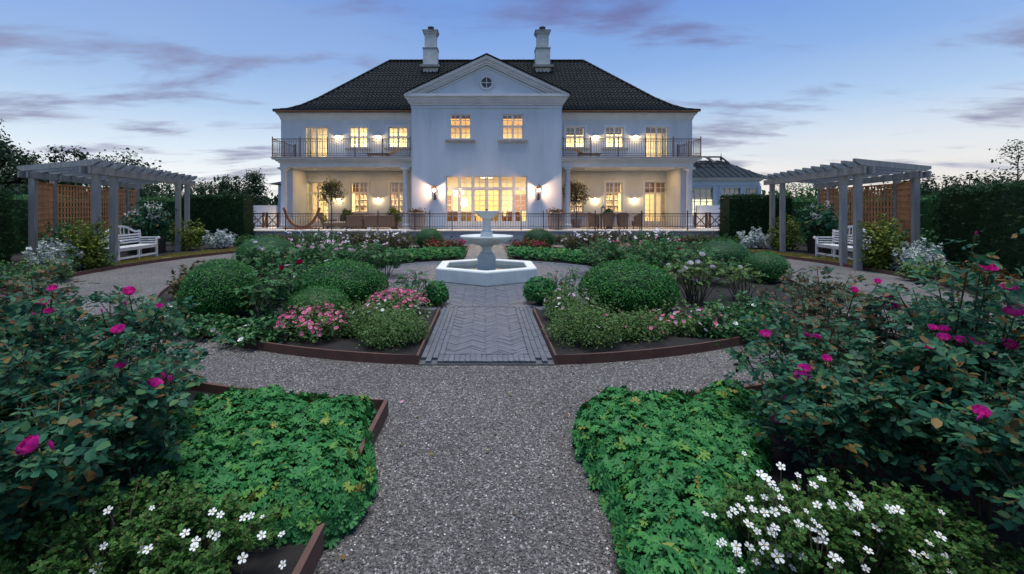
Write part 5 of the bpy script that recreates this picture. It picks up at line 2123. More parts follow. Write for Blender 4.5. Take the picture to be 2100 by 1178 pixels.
def rose_bush(label, x, y, h, r, canes=16, leaves=420, blooms=(), kind='magenta', leaf='lf_rose', own=0, size=(.10, .155), group='rose bushes', bare=.22, name='rose_bush', up=.65):
    """canes, compound leaves and blooms; the nearest own leaves are parts of their own"""
    t = thing(name, label, 'rose bush', (x, y, .055), group)
    st = MB()
    lines = []
    for k in range(canes):
        a = 2 * math.pi * (k + random.uniform(-.3, .3)) / canes
        u = random.uniform(.25, 1.0)
        tip = Vector((x + u * r * math.cos(a), y + u * r * math.sin(a), .055 + h * random.uniform(.72, 1.0) * (1 - .22 * u * u)))
        b = Vector((x + .10 * math.cos(a), y + .10 * math.sin(a), .03))
        mid = b.lerp(tip, .5) + Vector((random.gauss(0, .04), random.gauss(0, .04), h * .08))
        lines.append([b, b.lerp(mid, .5) + Vector((random.gauss(0, .02), random.gauss(0, .02), .02)), mid, mid.lerp(tip, .5) + Vector((random.gauss(0, .025), random.gauss(0, .025), .02)), tip])
    for p, sz, bd in blooms:
        p = Vector(p)
        b = Vector((x + random.gauss(0, .06), y + random.gauss(0, .06), .03))
        q = p - Vector((0, 0, sz * .25))
        mid = b.lerp(q, .55) + Vector((0, 0, .06))
        lines.append([b, b.lerp(mid, .5), mid, mid.lerp(q, .6) + Vector((0, 0, .02)), q])
        put_bloom(t, p, sz, kind, bud=bd)
    for ln in lines:
        st.tube(ln, [.0085, .0075, .006, .0045, .003], 5)
        # side shoots
        for _ in range(2):
            i = random.randint(2, 3)
            a = random.uniform(0, 6.28)
            l_ = random.uniform(.10, .22) * (r + .3)
            p = ln[i]
            q = p + Vector((l_ * math.cos(a), l_ * math.sin(a), l_ * random.uniform(.5, 1.2)))
            st.tube([p, p.lerp(q, .5) + Vector((0, 0, .01)), q], [.004, .0035, .002], 4)
    st.build('canes', M['cane'], t, 60)
    n = leaves
    li = rng.integers(0, len(lines), n)
    P = np.zeros((n, 3))
    tt = bare + (1 - bare) * rng.random(n) ** .8
    arr = np.array([[tuple(q) for q in ln] for ln in lines])
    f = tt * 4
    i0 = np.minimum(f.astype(int), 3)
    fr_ = (f - i0)[:, None]
    P = arr[li, i0] * (1 - fr_) + arr[li, i0 + 1] * fr_
    az = rng.uniform(0, 6.28, n)
    out = np.stack([np.cos(az), np.sin(az), rng.uniform(-.25, .45, n)], 1)
    outward = P - np.array((x, y, 0))
    outward[:, 2] = 0
    out = unit(out + unit(outward + 1e-6) * .5)
    P = P + out * (rng.uniform(.0, .13, n) * (.6 + r))[:, None] + rng.normal(size=(n, 3)) * .012
    P[:, 2] = np.maximum(P[:, 2], .08)
    N = jitter(ups(n) + out * .15, 1 - up + .08)
    S = rng.uniform(*size, n) * rng.choice([.65, .85, 1.0, 1.12], n)
    order = np.argsort(P[:, 1] ** 2 + P[:, 0] ** 2)
    P, N, S, out = P[order], N[order], S[order], out[order]
    if own:
        ms = leaf_meshes(leaf)
        NN, TT, BB = frames(N, out)
        for i in range(min(own, n)):
            o = link('leaf', ms[i % 3], t)
            mat = Matrix(((BB[i, 0], TT[i, 0], NN[i, 0], 0), (BB[i, 1], TT[i, 1], NN[i, 1], 0), (BB[i, 2], TT[i, 2], NN[i, 2], 0), (0, 0, 0, 1)))
            o.matrix_basis = Matrix.Translation(Vector(P[i])) @ mat @ Matrix.Scale(S[i], 4)
        P, N, S, out = P[own:], N[own:], S[own:], out[own:]
    if len(P):
        o = scatter('foliage', M[leaf], T_ROSE[0], P, N, S, t, fwd=out)
        if own:
            o['kind'] = 'stuff'
    return t


def bl(lst, D, sz):
    out = []
    for e in lst:
        px_, py_ = e[0], e[1]
        k = e[2] if len(e) > 2 else 1.0
        out.append((at(px_, py_, D * (.90 if D < 5 else 1) + random.uniform(-.05, .05)), sz * k, k < .65))
    return out

# ------------------------------------------------------------------ rose bushes in front
rose_bush('magenta rose bush with one large bloom leaning over the gravel, in front on the left', -2.55, 3.1, .92, .50, 15, 633,
          bl([(318, 788, 1.25), (350, 780, .55), (336, 774, .55), (250, 748, .8), (243, 676, 1.0)], 3.0, .115), own=290)
rose_bush('magenta rose bush with several blooms at its top, left, behind the large single bloom', -3.05, 3.95, 1.04, .60, 15, 614,
          bl([(326, 628, .9), (265, 598, 1.0), (258, 628, .6), (303, 650, .6), (210, 640, .5)], 3.9, .11), own=200)
rose_bush('magenta rose bush with pale and dark blooms at the left picture edge', -3.6, 3.55, 1.10, .60, 15, 633,
          bl([(90, 620, 1.0), (108, 592, .9), (100, 640, .8), (70, 650, .6)], 3.5, .11), own=200)
rose_bush('bronze-leaved tall rose shoots at the far left edge above the others', -4.35, 4.25, 1.36, .55, 12, 633, bl([(12, 610, .6)], 4.2, .1), leaf='lf_bronze', own=120)
rose_bush('dark rose bush low at the left edge with two purple-pink blooms', -2.45, 2.3, .98, .55, 15, 729,
          bl([(60, 915, 1.2), (44, 925, .6), (108, 918, .6)], 2.2, .10), own=290)
rose_bush('dense leafy rose bush filling the lower left corner, without flowers', -2.95, 2.8, 1.05, .55, 15, 576, own=200)
rose_bush('leafy rose bush close beside the geranium patch, left of the path', -2.12, 2.55, .60, .36, 10, 384, own=220)

rose_bush('magenta rose bush with a pair of large blooms beside the geraniums, right', 2.45, 3.45, 1.0, .50, 15, 614,
          bl([(1645, 772, 1.3), (1650, 756, .9), (1570, 685, 1.0), (1608, 818, .6), (1595, 860, .9), (1695, 735, .7)], 3.35, .115), own=290)
rose_bush('magenta rose bush with a bloom standing above bronze young leaves, right', 3.1, 4.15, 1.16, .58, 15, 576,
          bl([(1800, 577, .7), (1752, 595, .7), (1822, 607, .7), (1828, 632, 1.25), (1655, 688, .8), (1675, 690, .7), (1808, 682, .8), (1826, 695, .7)], 4.0, .12), leaf='lf_bronze', own=200)
rose_bush('big magenta rose bush with many blooms at the right picture edge', 3.45, 3.25, 1.42, .62, 17, 768,
          bl([(2030, 548, 1.2), (2070, 590, 1.3), (2080, 640, 1.2), (2000, 700, 1.2), (2010, 548, .5), (2040, 745, 1.0), (2070, 707, 1.0), (1970, 697, .9), (1965, 712, .5)], 3.1, .105), own=290)
rose_bush('magenta rose bush with clustered red-pink blooms, between the two big ones on the right', 3.0, 3.2, 1.12, .55, 15, 633,
          bl([(1905, 710, 1.0), (1935, 675, .9), (1912, 672, .8), (1935, 692, .9), (1996, 730, .5), (2000, 480, .4)], 3.1, .105), own=240)
rose_bush('dark rose bush with one pink bloom low at the right edge', 2.9, 2.6, 1.0, .55, 15, 729,
          bl([(2012, 845, 1.2), (2005, 860, .5)], 2.4, .10), own=290)
rose_bush('leafy rose bush behind the white-flowered potentilla, right of the geraniums', 2.25, 2.8, .80, .42, 12, 518, own=260)
rose_bush('shady flowerless rose bush filling the lower right corner', 2.8, 2.0, .92, .5, 14, 614, own=200)
rose_bush('bronze-shooted sparse rose bush leaning over the ring walk, right', 3.55, 4.9, 1.15, .5, 12, 441, bl([(1690, 640, .5)], 4.8, .1), leaf='lf_bronze', own=100, bare=.35)


# ------------------------------------------------------------------ geranium patches beside the path
def geranium(label, poly_edge, n, s, own):
    """poly_edge: outline of the patch (x,y)"""
    pts = np.array(poly_edge)
    cx, cy = pts.mean(0)
    t = thing('geranium_patch', label, 'ground cover', (cx, cy, .055), 'geranium patches')

    def inside(P):
        r = np.zeros(len(P), bool)
        j = len(pts) - 1
        for i in range(len(pts)):
            a, b = pts[i], pts[j]
            c = ((a[1] > P[:, 1]) != (b[1] > P[:, 1])) & (P[:, 0] < (b[0] - a[0]) * (P[:, 1] - a[1]) / (b[1] - a[1] + 1e-12) + a[0])
            r ^= c
            j = i
        return r

    def edge_dist(P):
        d = np.full(len(P), 9.0)
        for i in range(len(pts)):
            a, b = pts[i - 1], pts[i]
            ab = b - a
            u = np.clip(((P - a) @ ab) / (ab @ ab), 0, 1)
            d = np.minimum(d, np.linalg.norm(P - (a + u[:, None] * ab), axis=1))
        return d

    def H(P):
        d = edge_dist(P)
        e = np.clip(d / .36, 0, 1)
        k = np.sqrt(1 - (1 - e) ** 2)
        return .03 + .19 * k + .055 * np.sin(P[:, 0] * 6.1 + 1) * np.sin(P[:, 1] * 5.3) + .03 * np.sin(P[:, 0] * 13) * np.sin(P[:, 1] * 11 + 2)
    lo, hi = pts.min(0), pts.max(0)
    Q = lo + rng.random((n * 3, 2)) * (hi - lo)
    Q = Q[inside(Q)][:n]
    h = H(Q)
    e = .02
    gx = (H(Q + A((e, 0))) - H(Q - A((e, 0)))) / (2 * e)
    gy = (H(Q + A((0, e))) - H(Q - A((0, e)))) / (2 * e)
    N = unit(np.stack([-gx, -gy, np.ones(len(Q))], 1))
    lower = rng.random(len(Q)) < .35
    zz = np.where(lower, h * rng.uniform(.35, .85, len(Q)), h) + rng.normal(size=len(Q)) * .015
    P = np.stack([Q[:, 0], Q[:, 1], np.maximum(.02, zz)], 1)
    # leaves hanging down the rim
    m = int(n * .22)
    ii = rng.integers(0, len(pts), m)
    u = rng.random(m)
    E = pts[ii - 1] * (1 - u)[:, None] + pts[ii] * u[:, None]
    c2 = np.array((cx, cy))
    En = unit(E - c2)
    Pe = np.concatenate([E - En * .03, rng.uniform(.03, .16, m)[:, None]], 1)
    Ne = unit(np.concatenate([En, np.full((m, 1), .5)], 1))
    P, N = np.vstack([P, Pe]), np.vstack([N, Ne])
    N = jitter(N, .33)
    S = rng.uniform(.055, .10, len(P)) * np.where(rng.random(len(P)) < .12, 1.25, 1)
    fwd = jitter(np.concatenate([N[:, :2], np.full((len(P), 1), -.25)], 1), .8)
    d = np.linalg.norm(P[:, :2], axis=1) - P[:, 2] * 1.2
    order = np.argsort(d)
    P, N, S, fwd = P[order], N[order], S[order], fwd[order]
    if 'geran' not in LEAFMESH:
        LEAFMESH['geran'] = np_mesh('leaf', *T_PALM, M['lf_geran'])
    NN, TT, BB = frames(N, fwd)
    for i in range(own):
        o = link('leaf', LEAFMESH['geran'], t)
        mat = Matrix(((BB[i, 0], TT[i, 0], NN[i, 0], 0), (BB[i, 1], TT[i, 1], NN[i, 1], 0), (BB[i, 2], TT[i, 2], NN[i, 2], 0), (0, 0, 0, 1)))
        o.matrix_basis = Matrix.Translation(Vector(P[i])) @ mat @ Matrix.Scale(S[i], 4)
    scatter('foliage', M['lf_geran'], T_PALM, P[own:], N[own:], S[own:], t, fwd=fwd[own:])['kind'] = 'stuff'
    st = MB()
    for k in range(160):
        j = random.randrange(len(Q))
        st.tube([(Q[j, 0] + random.gauss(0, .03), Q[j, 1] + random.gauss(0, .03), .04), (Q[j, 0], Q[j, 1], float(zz[j]) - .005)], .0025, 4)
    st.build('stems', M['cane'], t)['kind'] = 'stuff'


geranium('green palmate-leaved geranium patch left of the gravel path', [(-.98, 3.92), (-.92, 3.55), (-.80, 3.2), (-.70, 2.85), (-.72, 2.55), (-.85, 2.38), (-1.15, 2.34), (-1.6, 2.42), (-2.0, 2.75), (-2.45, 3.3), (-2.7, 3.95), (-1.9, 4.05), (-1.4, 4.0)], 3900, -1, 300)
geranium('green palmate-leaved geranium patch right of the gravel path', [(.95, 3.98), (.75, 3.75), (.64, 3.4), (.68, 3.0), (.72, 2.6), (.66, 2.2), (.66, 1.85), (1.2, 1.75), (1.3, 2.2), (1.55, 2.55), (1.85, 2.95), (2.15, 3.5), (2.45, 4.05), (2.0, 4.15), (1.4, 4.0)], 4200, 1, 300)


# ------------------------------------------------------------------ potentillas with white flowers
def potentilla_flower():
    V, F = [], []
    for i in range(5):
        a = 2 * math.pi * i / 5
        o = len(V)
        for r, v, z in ((.08, 0, .0), (.30, -.42, .05), (.52, -.26, .08), (.56, 0, .06), (.52, .26, .08), (.30, .42, .05)):
            V.append((r * math.cos(a + v * 1.25), r * math.sin(a + v * 1.25), z))
        F += [(o, o + 1, o + 2, o + 3), (o, o + 3, o + 4, o + 5)]
    me = np_mesh('flower', np.array(V), np.array(F), M['petal_white'])
    return me


PF = potentilla_flower()
PC_ = MB().lathe([(.0, .10), (.07, .09), (.09, .05), (.05, .01)], 8).mesh('flower_centre', M['petal_yellow'], 60)


def potentilla(label, blobs, flowers, D, n, fs=.036):
    x = sum(b[0] for b in blobs) / len(blobs)
    y = sum(b[1] for b in blobs) / len(blobs)
    t = thing('potentilla_shrub', label, 'shrub', (x, y, .055), 'white potentillas')
    st = MB()
    Ps, Fs = [], []
    for (bx, by, r, h) in blobs:
        for k in range(46):
            a = random.uniform(0, 6.28)
            u = random.uniform(.1, 1.0) ** .7
            tip = Vector((bx + r * u * math.cos(a), by + r * u * math.sin(a), h * (1 - .45 * u * u) * random.uniform(.75, 1.12)))
            b = Vector((bx + .05 * math.cos(a), by + .05 * math.sin(a), .03))
            mid = b.lerp(tip, .55) + Vector((0, 0, .05))
            st.tube([b, mid, tip], [.005, .004, .002], 4)
            m = n // (46 * len(blobs))
            for _ in range(m):
                u2 = random.random() ** .7
                p = (b.lerp(mid, u2 * 2) if u2 < .5 else mid.lerp(tip, u2 * 2 - 1)) + Vector((random.gauss(0, .018), random.gauss(0, .018), random.gauss(0, .014)))
                if p.z > .05:
                    Ps.append(tuple(p))
                    a2 = random.uniform(0, 6.28)
                    dd = (tip - mid).normalized()
                    Fs.append((math.cos(a2) + dd.x * .6, math.sin(a2) + dd.y * .6, random.uniform(0, .9)))
    st.build('stems', M['twig'], t)
    Ps, Fs = np.array(Ps), np.array(Fs)
    scatter('foliage', M['lf_poten'], T_SPRIG, Ps, jitter(ups(len(Ps)), .5), rng.uniform(.020, .036, len(Ps)), t, fwd=Fs)
    extra = []
    for (px_, py_, k) in flowers:
        for _ in range((1 if random.random() < .8 else 2) if fs > .03 else 0):
            extra.append((px_ + random.gauss(0, 55), py_ + random.gauss(0, 26), k * random.uniform(.55, .85)))
    for (px_, py_, k) in flowers + extra:
        p = at(px_, py_, D + random.uniform(-.05, .05))
        o = link('flower', PF, t, p)
        o.scale = (fs * k,) * 3
        o.rotation_euler = (random.uniform(.15, .75), random.uniform(-.35, .35), random.uniform(-.6, .6))
        c = link('flower_centre', PC_, o)
        c.matrix_parent_inverse = Matrix.Identity(4)
        MB().tube([p - Vector((0, 0, .002)), p - Vector((random.gauss(0, .01), random.gauss(0, .01), .07))], [.0018, .0022], 4).build('flower_stalk', M['twig'], t)


FR_ = [(1571, 980, 1.1), (1560, 972, 1), (1580, 990, 1.2), (1668, 995, 1), (1685, 982, .9), (1632, 1000, .9), (1505, 1048, 1), (1518, 1042, 1.2), (1545, 1045, 1), (1568, 1052, 1), (1588, 1050, 1.1), (1535, 1075, 1.2),
       (1676, 1036, 1), (1705, 1035, 1), (1742, 1040, 1.2), (1758, 1036, 1.2), (1824, 1045, 1.1), (1842, 1046, 1.2), (1638, 1075, 1.1), (1662, 1085, 1.1), (1797, 1083, 1.1), (1582, 1092, 1.3), (1590, 1082, 1), (1688, 1108, 1.2),
       (1510, 1120, 1.1), (1512, 1135, 1), (1537, 1122, 1.2), (1567, 1118, 1.1), (1595, 1142, 1.4), (1590, 1158, 1.2), (1645, 1142, 1), (1710, 1143, 1.2), (1876, 1137, 1.2), (1900, 1140, 1.1), (1928, 1100, 1.2), (1972, 1148, 1.3),
       (1878, 1165, 1.1), (1925, 1160, .8), (1625, 1165, .9), (1520, 1170, .9), (1775, 1166, .9), (1945, 1172, 1)]
potentilla('bushy potentilla dotted with white flowers in the lower right foreground', [(1.42, 2.2, .34, .42), (1.8, 2.2, .38, .44), (2.15, 2.15, .34, .38)], FR_, 2.0, 12000, .035)
FL_ = [(222, 1047, 1.2), (312, 1042, .7), (436, 1050, 1.1), (452, 1056, 1), (500, 1062, 1.2), (515, 1058, 1), (538, 1060, .7), (380, 1094, 1.3), (432, 1095, 1), (445, 1100, 1.2), (402, 1110, 1.2), (398, 1122, 1.1),
       (537, 1098, 1.2), (578, 1096, 1.0), (213, 1120, 1), (290, 1127, 1.1), (304, 1127, 1.3), (138, 1141, 1.3), (127, 1165, 1.7), (198, 1166, 1.5), (498, 1145, 1.4), (580, 1158, 1.1), (430, 1175, .9)]
potentilla('sparse potentilla with white flowers in the lower left foreground', [(-1.35, 2.2, .40, .34), (-1.75, 2.15, .42, .42), (-2.1, 2.05, .36, .36)], FL_, 2.0, 11000, .029)

# ------------------------------------------------------------------ the ring beds
# front left
rose_bush('crimson rose bush standing between the large box ball and the small one', -3.4, 7.0, .84, .46, 12, 380, bl([(502, 600), (522, 593), (590, 573, .9), (578, 550, 1.2), (615, 538, 1.3)], 7.1, .14), 'crimson', 'lf_mid', size=(.12, .18))
mound('flowering_shrub', 'low shrub thick with rose-pink flowers in front of the small ball shrub', 'shrub', -2.3, 6.1, .46, .42, .36, 1700, M['lf_fine'], (.03, .06), blossoms=[(M['petal_rose'], 150, (.04, .065), .35)], group='pink-flowered low shrubs')
mound('flowering_shrub', 'low shrub with vivid pink flower heads near the paved circle, left', -1.42 and 'shrub', -1.45, 7.35, .45, .38, .36, 1500, M['lf_fine'], (.03, .06), blossoms=[(M['petal_rose'], 190, (.04, .065), .45)], group='pink-flowered low shrubs')
mound('feathery_shrub', 'fine feathery green shrub at the corner of bed and brick path, left', 'shrub', -1.25, 5.95, .50, .58, .46, 9000, M['lf_fine'], (.018, .034), tmpl=T_SPRIG, blossoms=[(M['petal_white'], 14, (.03, .05), .4)], group='feathery green shrubs')
mound('feathery_shrub', 'fine feathery green shrub second from the brick path, left', 'shrub', -1.72, 6.25, .36, .40, .40, 5000, M['lf_fine'], (.018, .034), tmpl=T_SPRIG, group='feathery green shrubs')
rose_bush('loose pale pink rose bush by the paved circle, behind the pink flower heads, left', -1.35, 8.05, .72, .35, 9, 150, bl([(800, 576, .9), (867, 571, 1), (870, 598, 1), (848, 574, .8)], 8.0, .10), 'pink', 'lf_mid', bare=.3)
mound('ground_cover_rose', 'trailing ground-cover rose along the steel edge below the large box ball', 'ground cover', -3.75, 6.30, .62, .26, .13, 1300, M['lf_mid'], (.05, .09), blossoms=[(M['petal_white'], 10, (.05, .07), .3)], group='trailing ground-cover roses')
mound('ground_cover_rose', 'trailing ground-cover rose spilling over the steel edge, front left of the soil', 'ground cover', -3.0, 5.95, .5, .26, .16, 1000, M['lf_mid'], (.05, .09), blossoms=[(M['petal_white'], 8, (.05, .07), .3)], group='trailing ground-cover roses')
mound('ground_cover_rose', 'ground-cover rose with white dots at the outer curve beside the large box ball', 'ground cover', -4.95, 7.1, .42, .35, .14, 800, M['lf_mid'], (.05, .09), blossoms=[(M['petal_white'], 9, (.05, .07), .3)], group='trailing ground-cover roses')
mound('grass_tuft', 'brownish wispy tuft at the outer edge beside the large box ball', 'plant', -5.6, 8.7, .36, .34, .50, 700, M['lf_brown'], (.06, .12), group='wispy tufts')
mound('rose_mass', 'leafy green rose growth between the two big domes, left', 'shrub', -3.55, 9.0, .62, .6, .66, 1500, M['lf_mid'], (.06, .10), blossoms=[(M['petal_blush'], 10, (.07, .10), .5)], group='leafy growth in the ring bed')
# pale pink roses across the left middle
for i, (x, y, lst, kd, lb) in enumerate((
        (-4.5, 10.2, [(600, 515), (622, 513), (640, 508, .9), (612, 505, .7)], 'pink', 'pale pink rose bush with a row of blooms behind the large box ball'),
        (-3.6, 10.6, [(662, 508), (690, 512), (700, 510, .9), (720, 513), (660, 528, 1.1), (684, 518, .8)], 'pink', 'pale pink rose bush with many blooms above the broad dome, left'),
        (-5.2, 10.6, [(524, 497), (530, 510), (540, 512, .9), (570, 520, .8), (535, 525, .9), (560, 533, .8)], 'blush', 'white rose bush with blooms against the half-hidden ball shrub'),
        (-2.6, 11.6, [(722, 534, .9), (718, 512, .9), (744, 505, .8)], 'blush', 'whitish rose bush nearest the paved circle, left of the fountain'))):
    rose_bush(lb, x, y, .95, .62, 12, 420, bl(lst, y - .1, .155), kd, 'lf_mid', size=(.12, .19), group='roses of the ring bed')
# front right
mound('feathery_shrub', 'fine feathery green shrub at the corner of bed and brick path, right', 'shrub', 1.28, 5.98, .50, .58, .46, 9000, M['lf_fine'], (.018, .034), tmpl=T_SPRIG, blossoms=[(M['petal_white'], 6, (.03, .05), .4)], group='feathery green shrubs')
mound('feathery_shrub', 'yellowish feathery shrub behind the corner one, right of the brick path', 'shrub', 1.3, 7.1, .40, .42, .48, 6000, M['lf_fine'], (.018, .034), tmpl=T_SPRIG, blossoms=[(M['petal_pink'], 22, (.035, .055), .5)], group='feathery green shrubs')
mound('feathery_shrub', 'feathery green shrub in front of the broad dome, second from the path, right', 'shrub', 2.0, 6.1, .45, .42, .32, 6000, M['lf_fine'], (.018, .034), tmpl=T_SPRIG, blossoms=[(M['petal_rose'], 16, (.03, .05), .5)], group='feathery green shrubs')
mound('flowering_shrub', 'low shrub with small dusty pink flowers right of the broad dome', 'shrub', 2.75, 6.4, .52, .36, .28, 2600, M['lf_fine'], (.03, .06), tmpl=T_SPRIG, blossoms=[(M['petal_rose'], 26, (.04, .06), .4), (M['petal_pink'], 22, (.035, .055), .3)], group='pink-flowered low shrubs')
mound('ground_cover_rose', 'trailing ground-cover rose spilling over the steel edge, right of the path', 'ground cover', 3.35, 6.15, .50, .30, .24, 1200, M['lf_mid'], (.05, .09), blossoms=[(M['petal_white'], 8, (.05, .07), .3)], group='trailing ground-cover roses')
mound('ground_cover_rose', 'trailing ground-cover rose with white flowers before the bare soil, right', 'ground cover', 4.05, 7.0, .60, .38, .24, 1300, M['lf_mid'], (.05, .09), blossoms=[(M['petal_white'], 14, (.05, .07), .3)], group='trailing ground-cover roses')
rose_bush('red-pink rose with upright shoots beside the broad dome and paved circle, right', 1.45, 8.35, .74, .30, 8, 130, bl([(1150, 583, 1.2), (1148, 595, .9), (1118, 590, .7)], 8.2, .10), 'crimson', 'lf_mid', bare=.3)
rose_bush('open twiggy rose bush with whitish blooms over bare soil, right', 3.75, 8.2, .95, .62, 26, 230, bl([(1425, 576, 1.2), (1472, 573, .7), (1398, 557, 1), (1405, 550, 1), (1432, 538, 1.0), (1440, 522, 1.1), (1416, 540, 1), (1462, 548, 1.1), (1370, 543, .8)], 8.1, .135), 'blush', 'lf_fine', bare=.45, size=(.09, .14))
rose_bush('sparse twiggy rose bush second over the bare soil, right', 4.75, 8.5, .80, .45, 18, 140, bl([(1518, 548, 1.0), (1530, 555, .9)], 8.4, .12), 'blush', 'lf_fine', bare=.45, size=(.09, .14))
pet = []
for k in range(130):
    pet.append((random.gauss(4.1, .55), random.gauss(7.75, .45), .062))
o = scatter('fallen_petals', M['petal_white'], T_DIAMOND, np.array(pet), jitter(ups(130), .3), rng.uniform(.03, .055, 130))
tag(o, 'scattered white petals lying on the dark soil below the twiggy rose', 'petals', kind='stuff')
for i, (x, y, lst, kd, lb) in enumerate((
        (4.0, 11.2, [(1315, 532, .8), (1392, 510, 1.0)], 'crimson', 'leafy rose bush with a dark red bloom between dome and far ball, right'),
        (4.9, 10.4, [(1500, 545, .8)], 'blush', 'green leafy rose bush beside the far ball shrubs, right'),
        (3.0, 11.8, [(1265, 525, .8), (1272, 510, .9), (1280, 512, .8)], 'pink', 'pale pink rose bush right of the paved circle behind the broad dome'),
        (5.3, 12.4, [(1330, 490, .7)], 'crimson', 'leafy rose bush behind the far ball shrub toward the terrace, right'))):
    rose_bush(lb, x, y, .92, .65, 12, 420, bl(lst, y - .1, .15), kd, 'lf_mid', size=(.12, .19), group='roses of the ring bed')


# low geranium ribbons round the back of the paved circle
def ribbon(s):
    t = thing('geranium_ribbon', 'low green geranium ribbon curving round the back of the paved circle, ' + ('left' if s < 0 else 'right') + ' of the fountain', 'ground cover', (s * 3.2, 14.3, .055), 'geranium ribbons')
    n = 3600
    a = R(8) + R(72) * rng.random(n)
    u = rng.uniform(-1, 1, n)
    r = 4.35 + u * .48
    h = .30 * np.sqrt(np.maximum(0, 1 - u * u)) + .05 + .05 * np.sin(a * 40) * np.sin(u * 4)
    P = np.stack([s * r * np.cos(a), PC[1] + r * np.sin(a), .05 + h * rng.uniform(.6, 1.05, n)], 1)
    scatter('foliage', M['lf_geran'], T_PALM, P, jitter(ups(n) - np.array((0, .35, 0)), .45), rng.uniform(.08, .14, n), t)
    st = MB()
    for k in range(60):
        st.tube([(P[k, 0], P[k, 1], .04), tuple(P[k])], .003, 4)
    st.build('stems', M['cane'], t)['kind'] = 'stuff'


for s in (-1, 1):
    ribbon(s)


# tall faded perennials before the terrace
def perennial(label, x, y, rx, ry, h, n, stem_mat, leaf, blossoms=(), group='tall perennials before the terrace', name='perennial_clump'):
    t = thing(name, label, 'perennial', (x, y, .055), group)
    k = n // 3
    B = np.stack([x + rng.uniform(-1, 1, k) * rx * .8, y + rng.uniform(-1, 1, k) * ry * .8, np.full(k, .04)], 1)
    F = unit(np.stack([rng.normal(size=k) * .22, rng.normal(size=k) * .22, np.ones(k)], 1))
    S = h * rng.uniform(.6, 1.05, k)
    v = T_BLADE[0] * A((1.3, 1, 1))[0]
    scatter('stems', stem_mat, (v, T_BLADE[1]), B, jitter(np.tile(A((0, -1, .1)), (k, 1)), .5), S, t, fwd=F)['kind'] = 'stuff'
    i = rng.integers(0, k, n)
    u = rng.uniform(.15, 1.0, n)
    P = B[i] + F[i] * (S[i] * u)[:, None] + rng.normal(size=(n, 3)) * .04
    scatter('foliage', leaf, T_LEAF, P, jitter(ups(n), .6), rng.uniform(.06, .12, n), t, fwd=jitter(np.tile(A((0, 0, .4)), (n, 1)), .9))
    for mat, nb, bs in blossoms:
        j = rng.integers(0, k, nb)
        P = B[j] + F[j] * (S[j] * 1.02)[:, None]
        P = np.repeat(P, 4, 0) + rng.normal(size=(nb * 4, 3)) * .045
        o = scatter('blossoms', mat, T_FLOWER, P, jitter(ups(nb * 4) - np.array((0, .6, 0)), .5), rng.uniform(*bs, nb * 4), t)
        o['kind'] = 'stuff'


X_ = [(-6.4, 17.2, 'lf_mid', 'blush'), (-4.9, 17.6, 'lf_brown', 'blush'), (-3.6, 16.8, 'lf_brown', 'blush'), (-1.6, 17.0, 'lf_autumn', 'crimson')]
names = {-6.4: 'leafy clump with a few white flowers, outermost before the terrace', -4.9: 'faded brown-green clump with white flowers before the terrace, second inward',
         -3.6: 'faded brown-green clump with white flowers, third inward before the terrace', -1.6: 'reddish clump with dark red flowers beside the back of the brick path'}
for s in (-1, 1):
    for x, y, lf, bm in X_:
        perennial(names[x] + (', left' if s < 0 else ', right'), s * -x, y, .85, .6, .85 if abs(x) > 2 else .55, 1500, M['twig'] if lf == 'lf_brown' else M['cane'], M[lf], [(M['petal_' + bm], 16 if bm == 'blush' else 7, (.05, .085))])
for x, y, lb in ((-5.6, 14.6, 'mixed green clump with pink flowers behind the half-hidden ball, left'), (5.2, 14.8, 'mixed green clump with pale flowers behind the far ball shrubs, right'),
                 (-3.9, 13.4, 'green rose thicket with pale blossoms along the low geranium ribbon, left'), (3.9, 13.6, 'green rose thicket with reddish blossoms along the low geranium ribbon, right')):
    perennial(lb, x, y, .95, .8, .72, 2200, M['cane'], M['lf_mid'], [(M['petal_pink'] if x < 0 else M['petal_rose'], 14 if x < 0 else 6, (.05, .09))])
for s in (-1, 1):
    for k, x in enumerate((3.2, 5.6, 8.0, 10.0)):
        perennial(('first', 'second', 'third', 'fourth')[k] + ' grey-green lavender clump along the terrace wall, counted outward on the ' + SIDE[s], s * x, 21.9, 1.1, .35, .48, 1000, M['lf_olive'], M['lf_olive'], group='lavender along the terrace wall', name='lavender_clump')


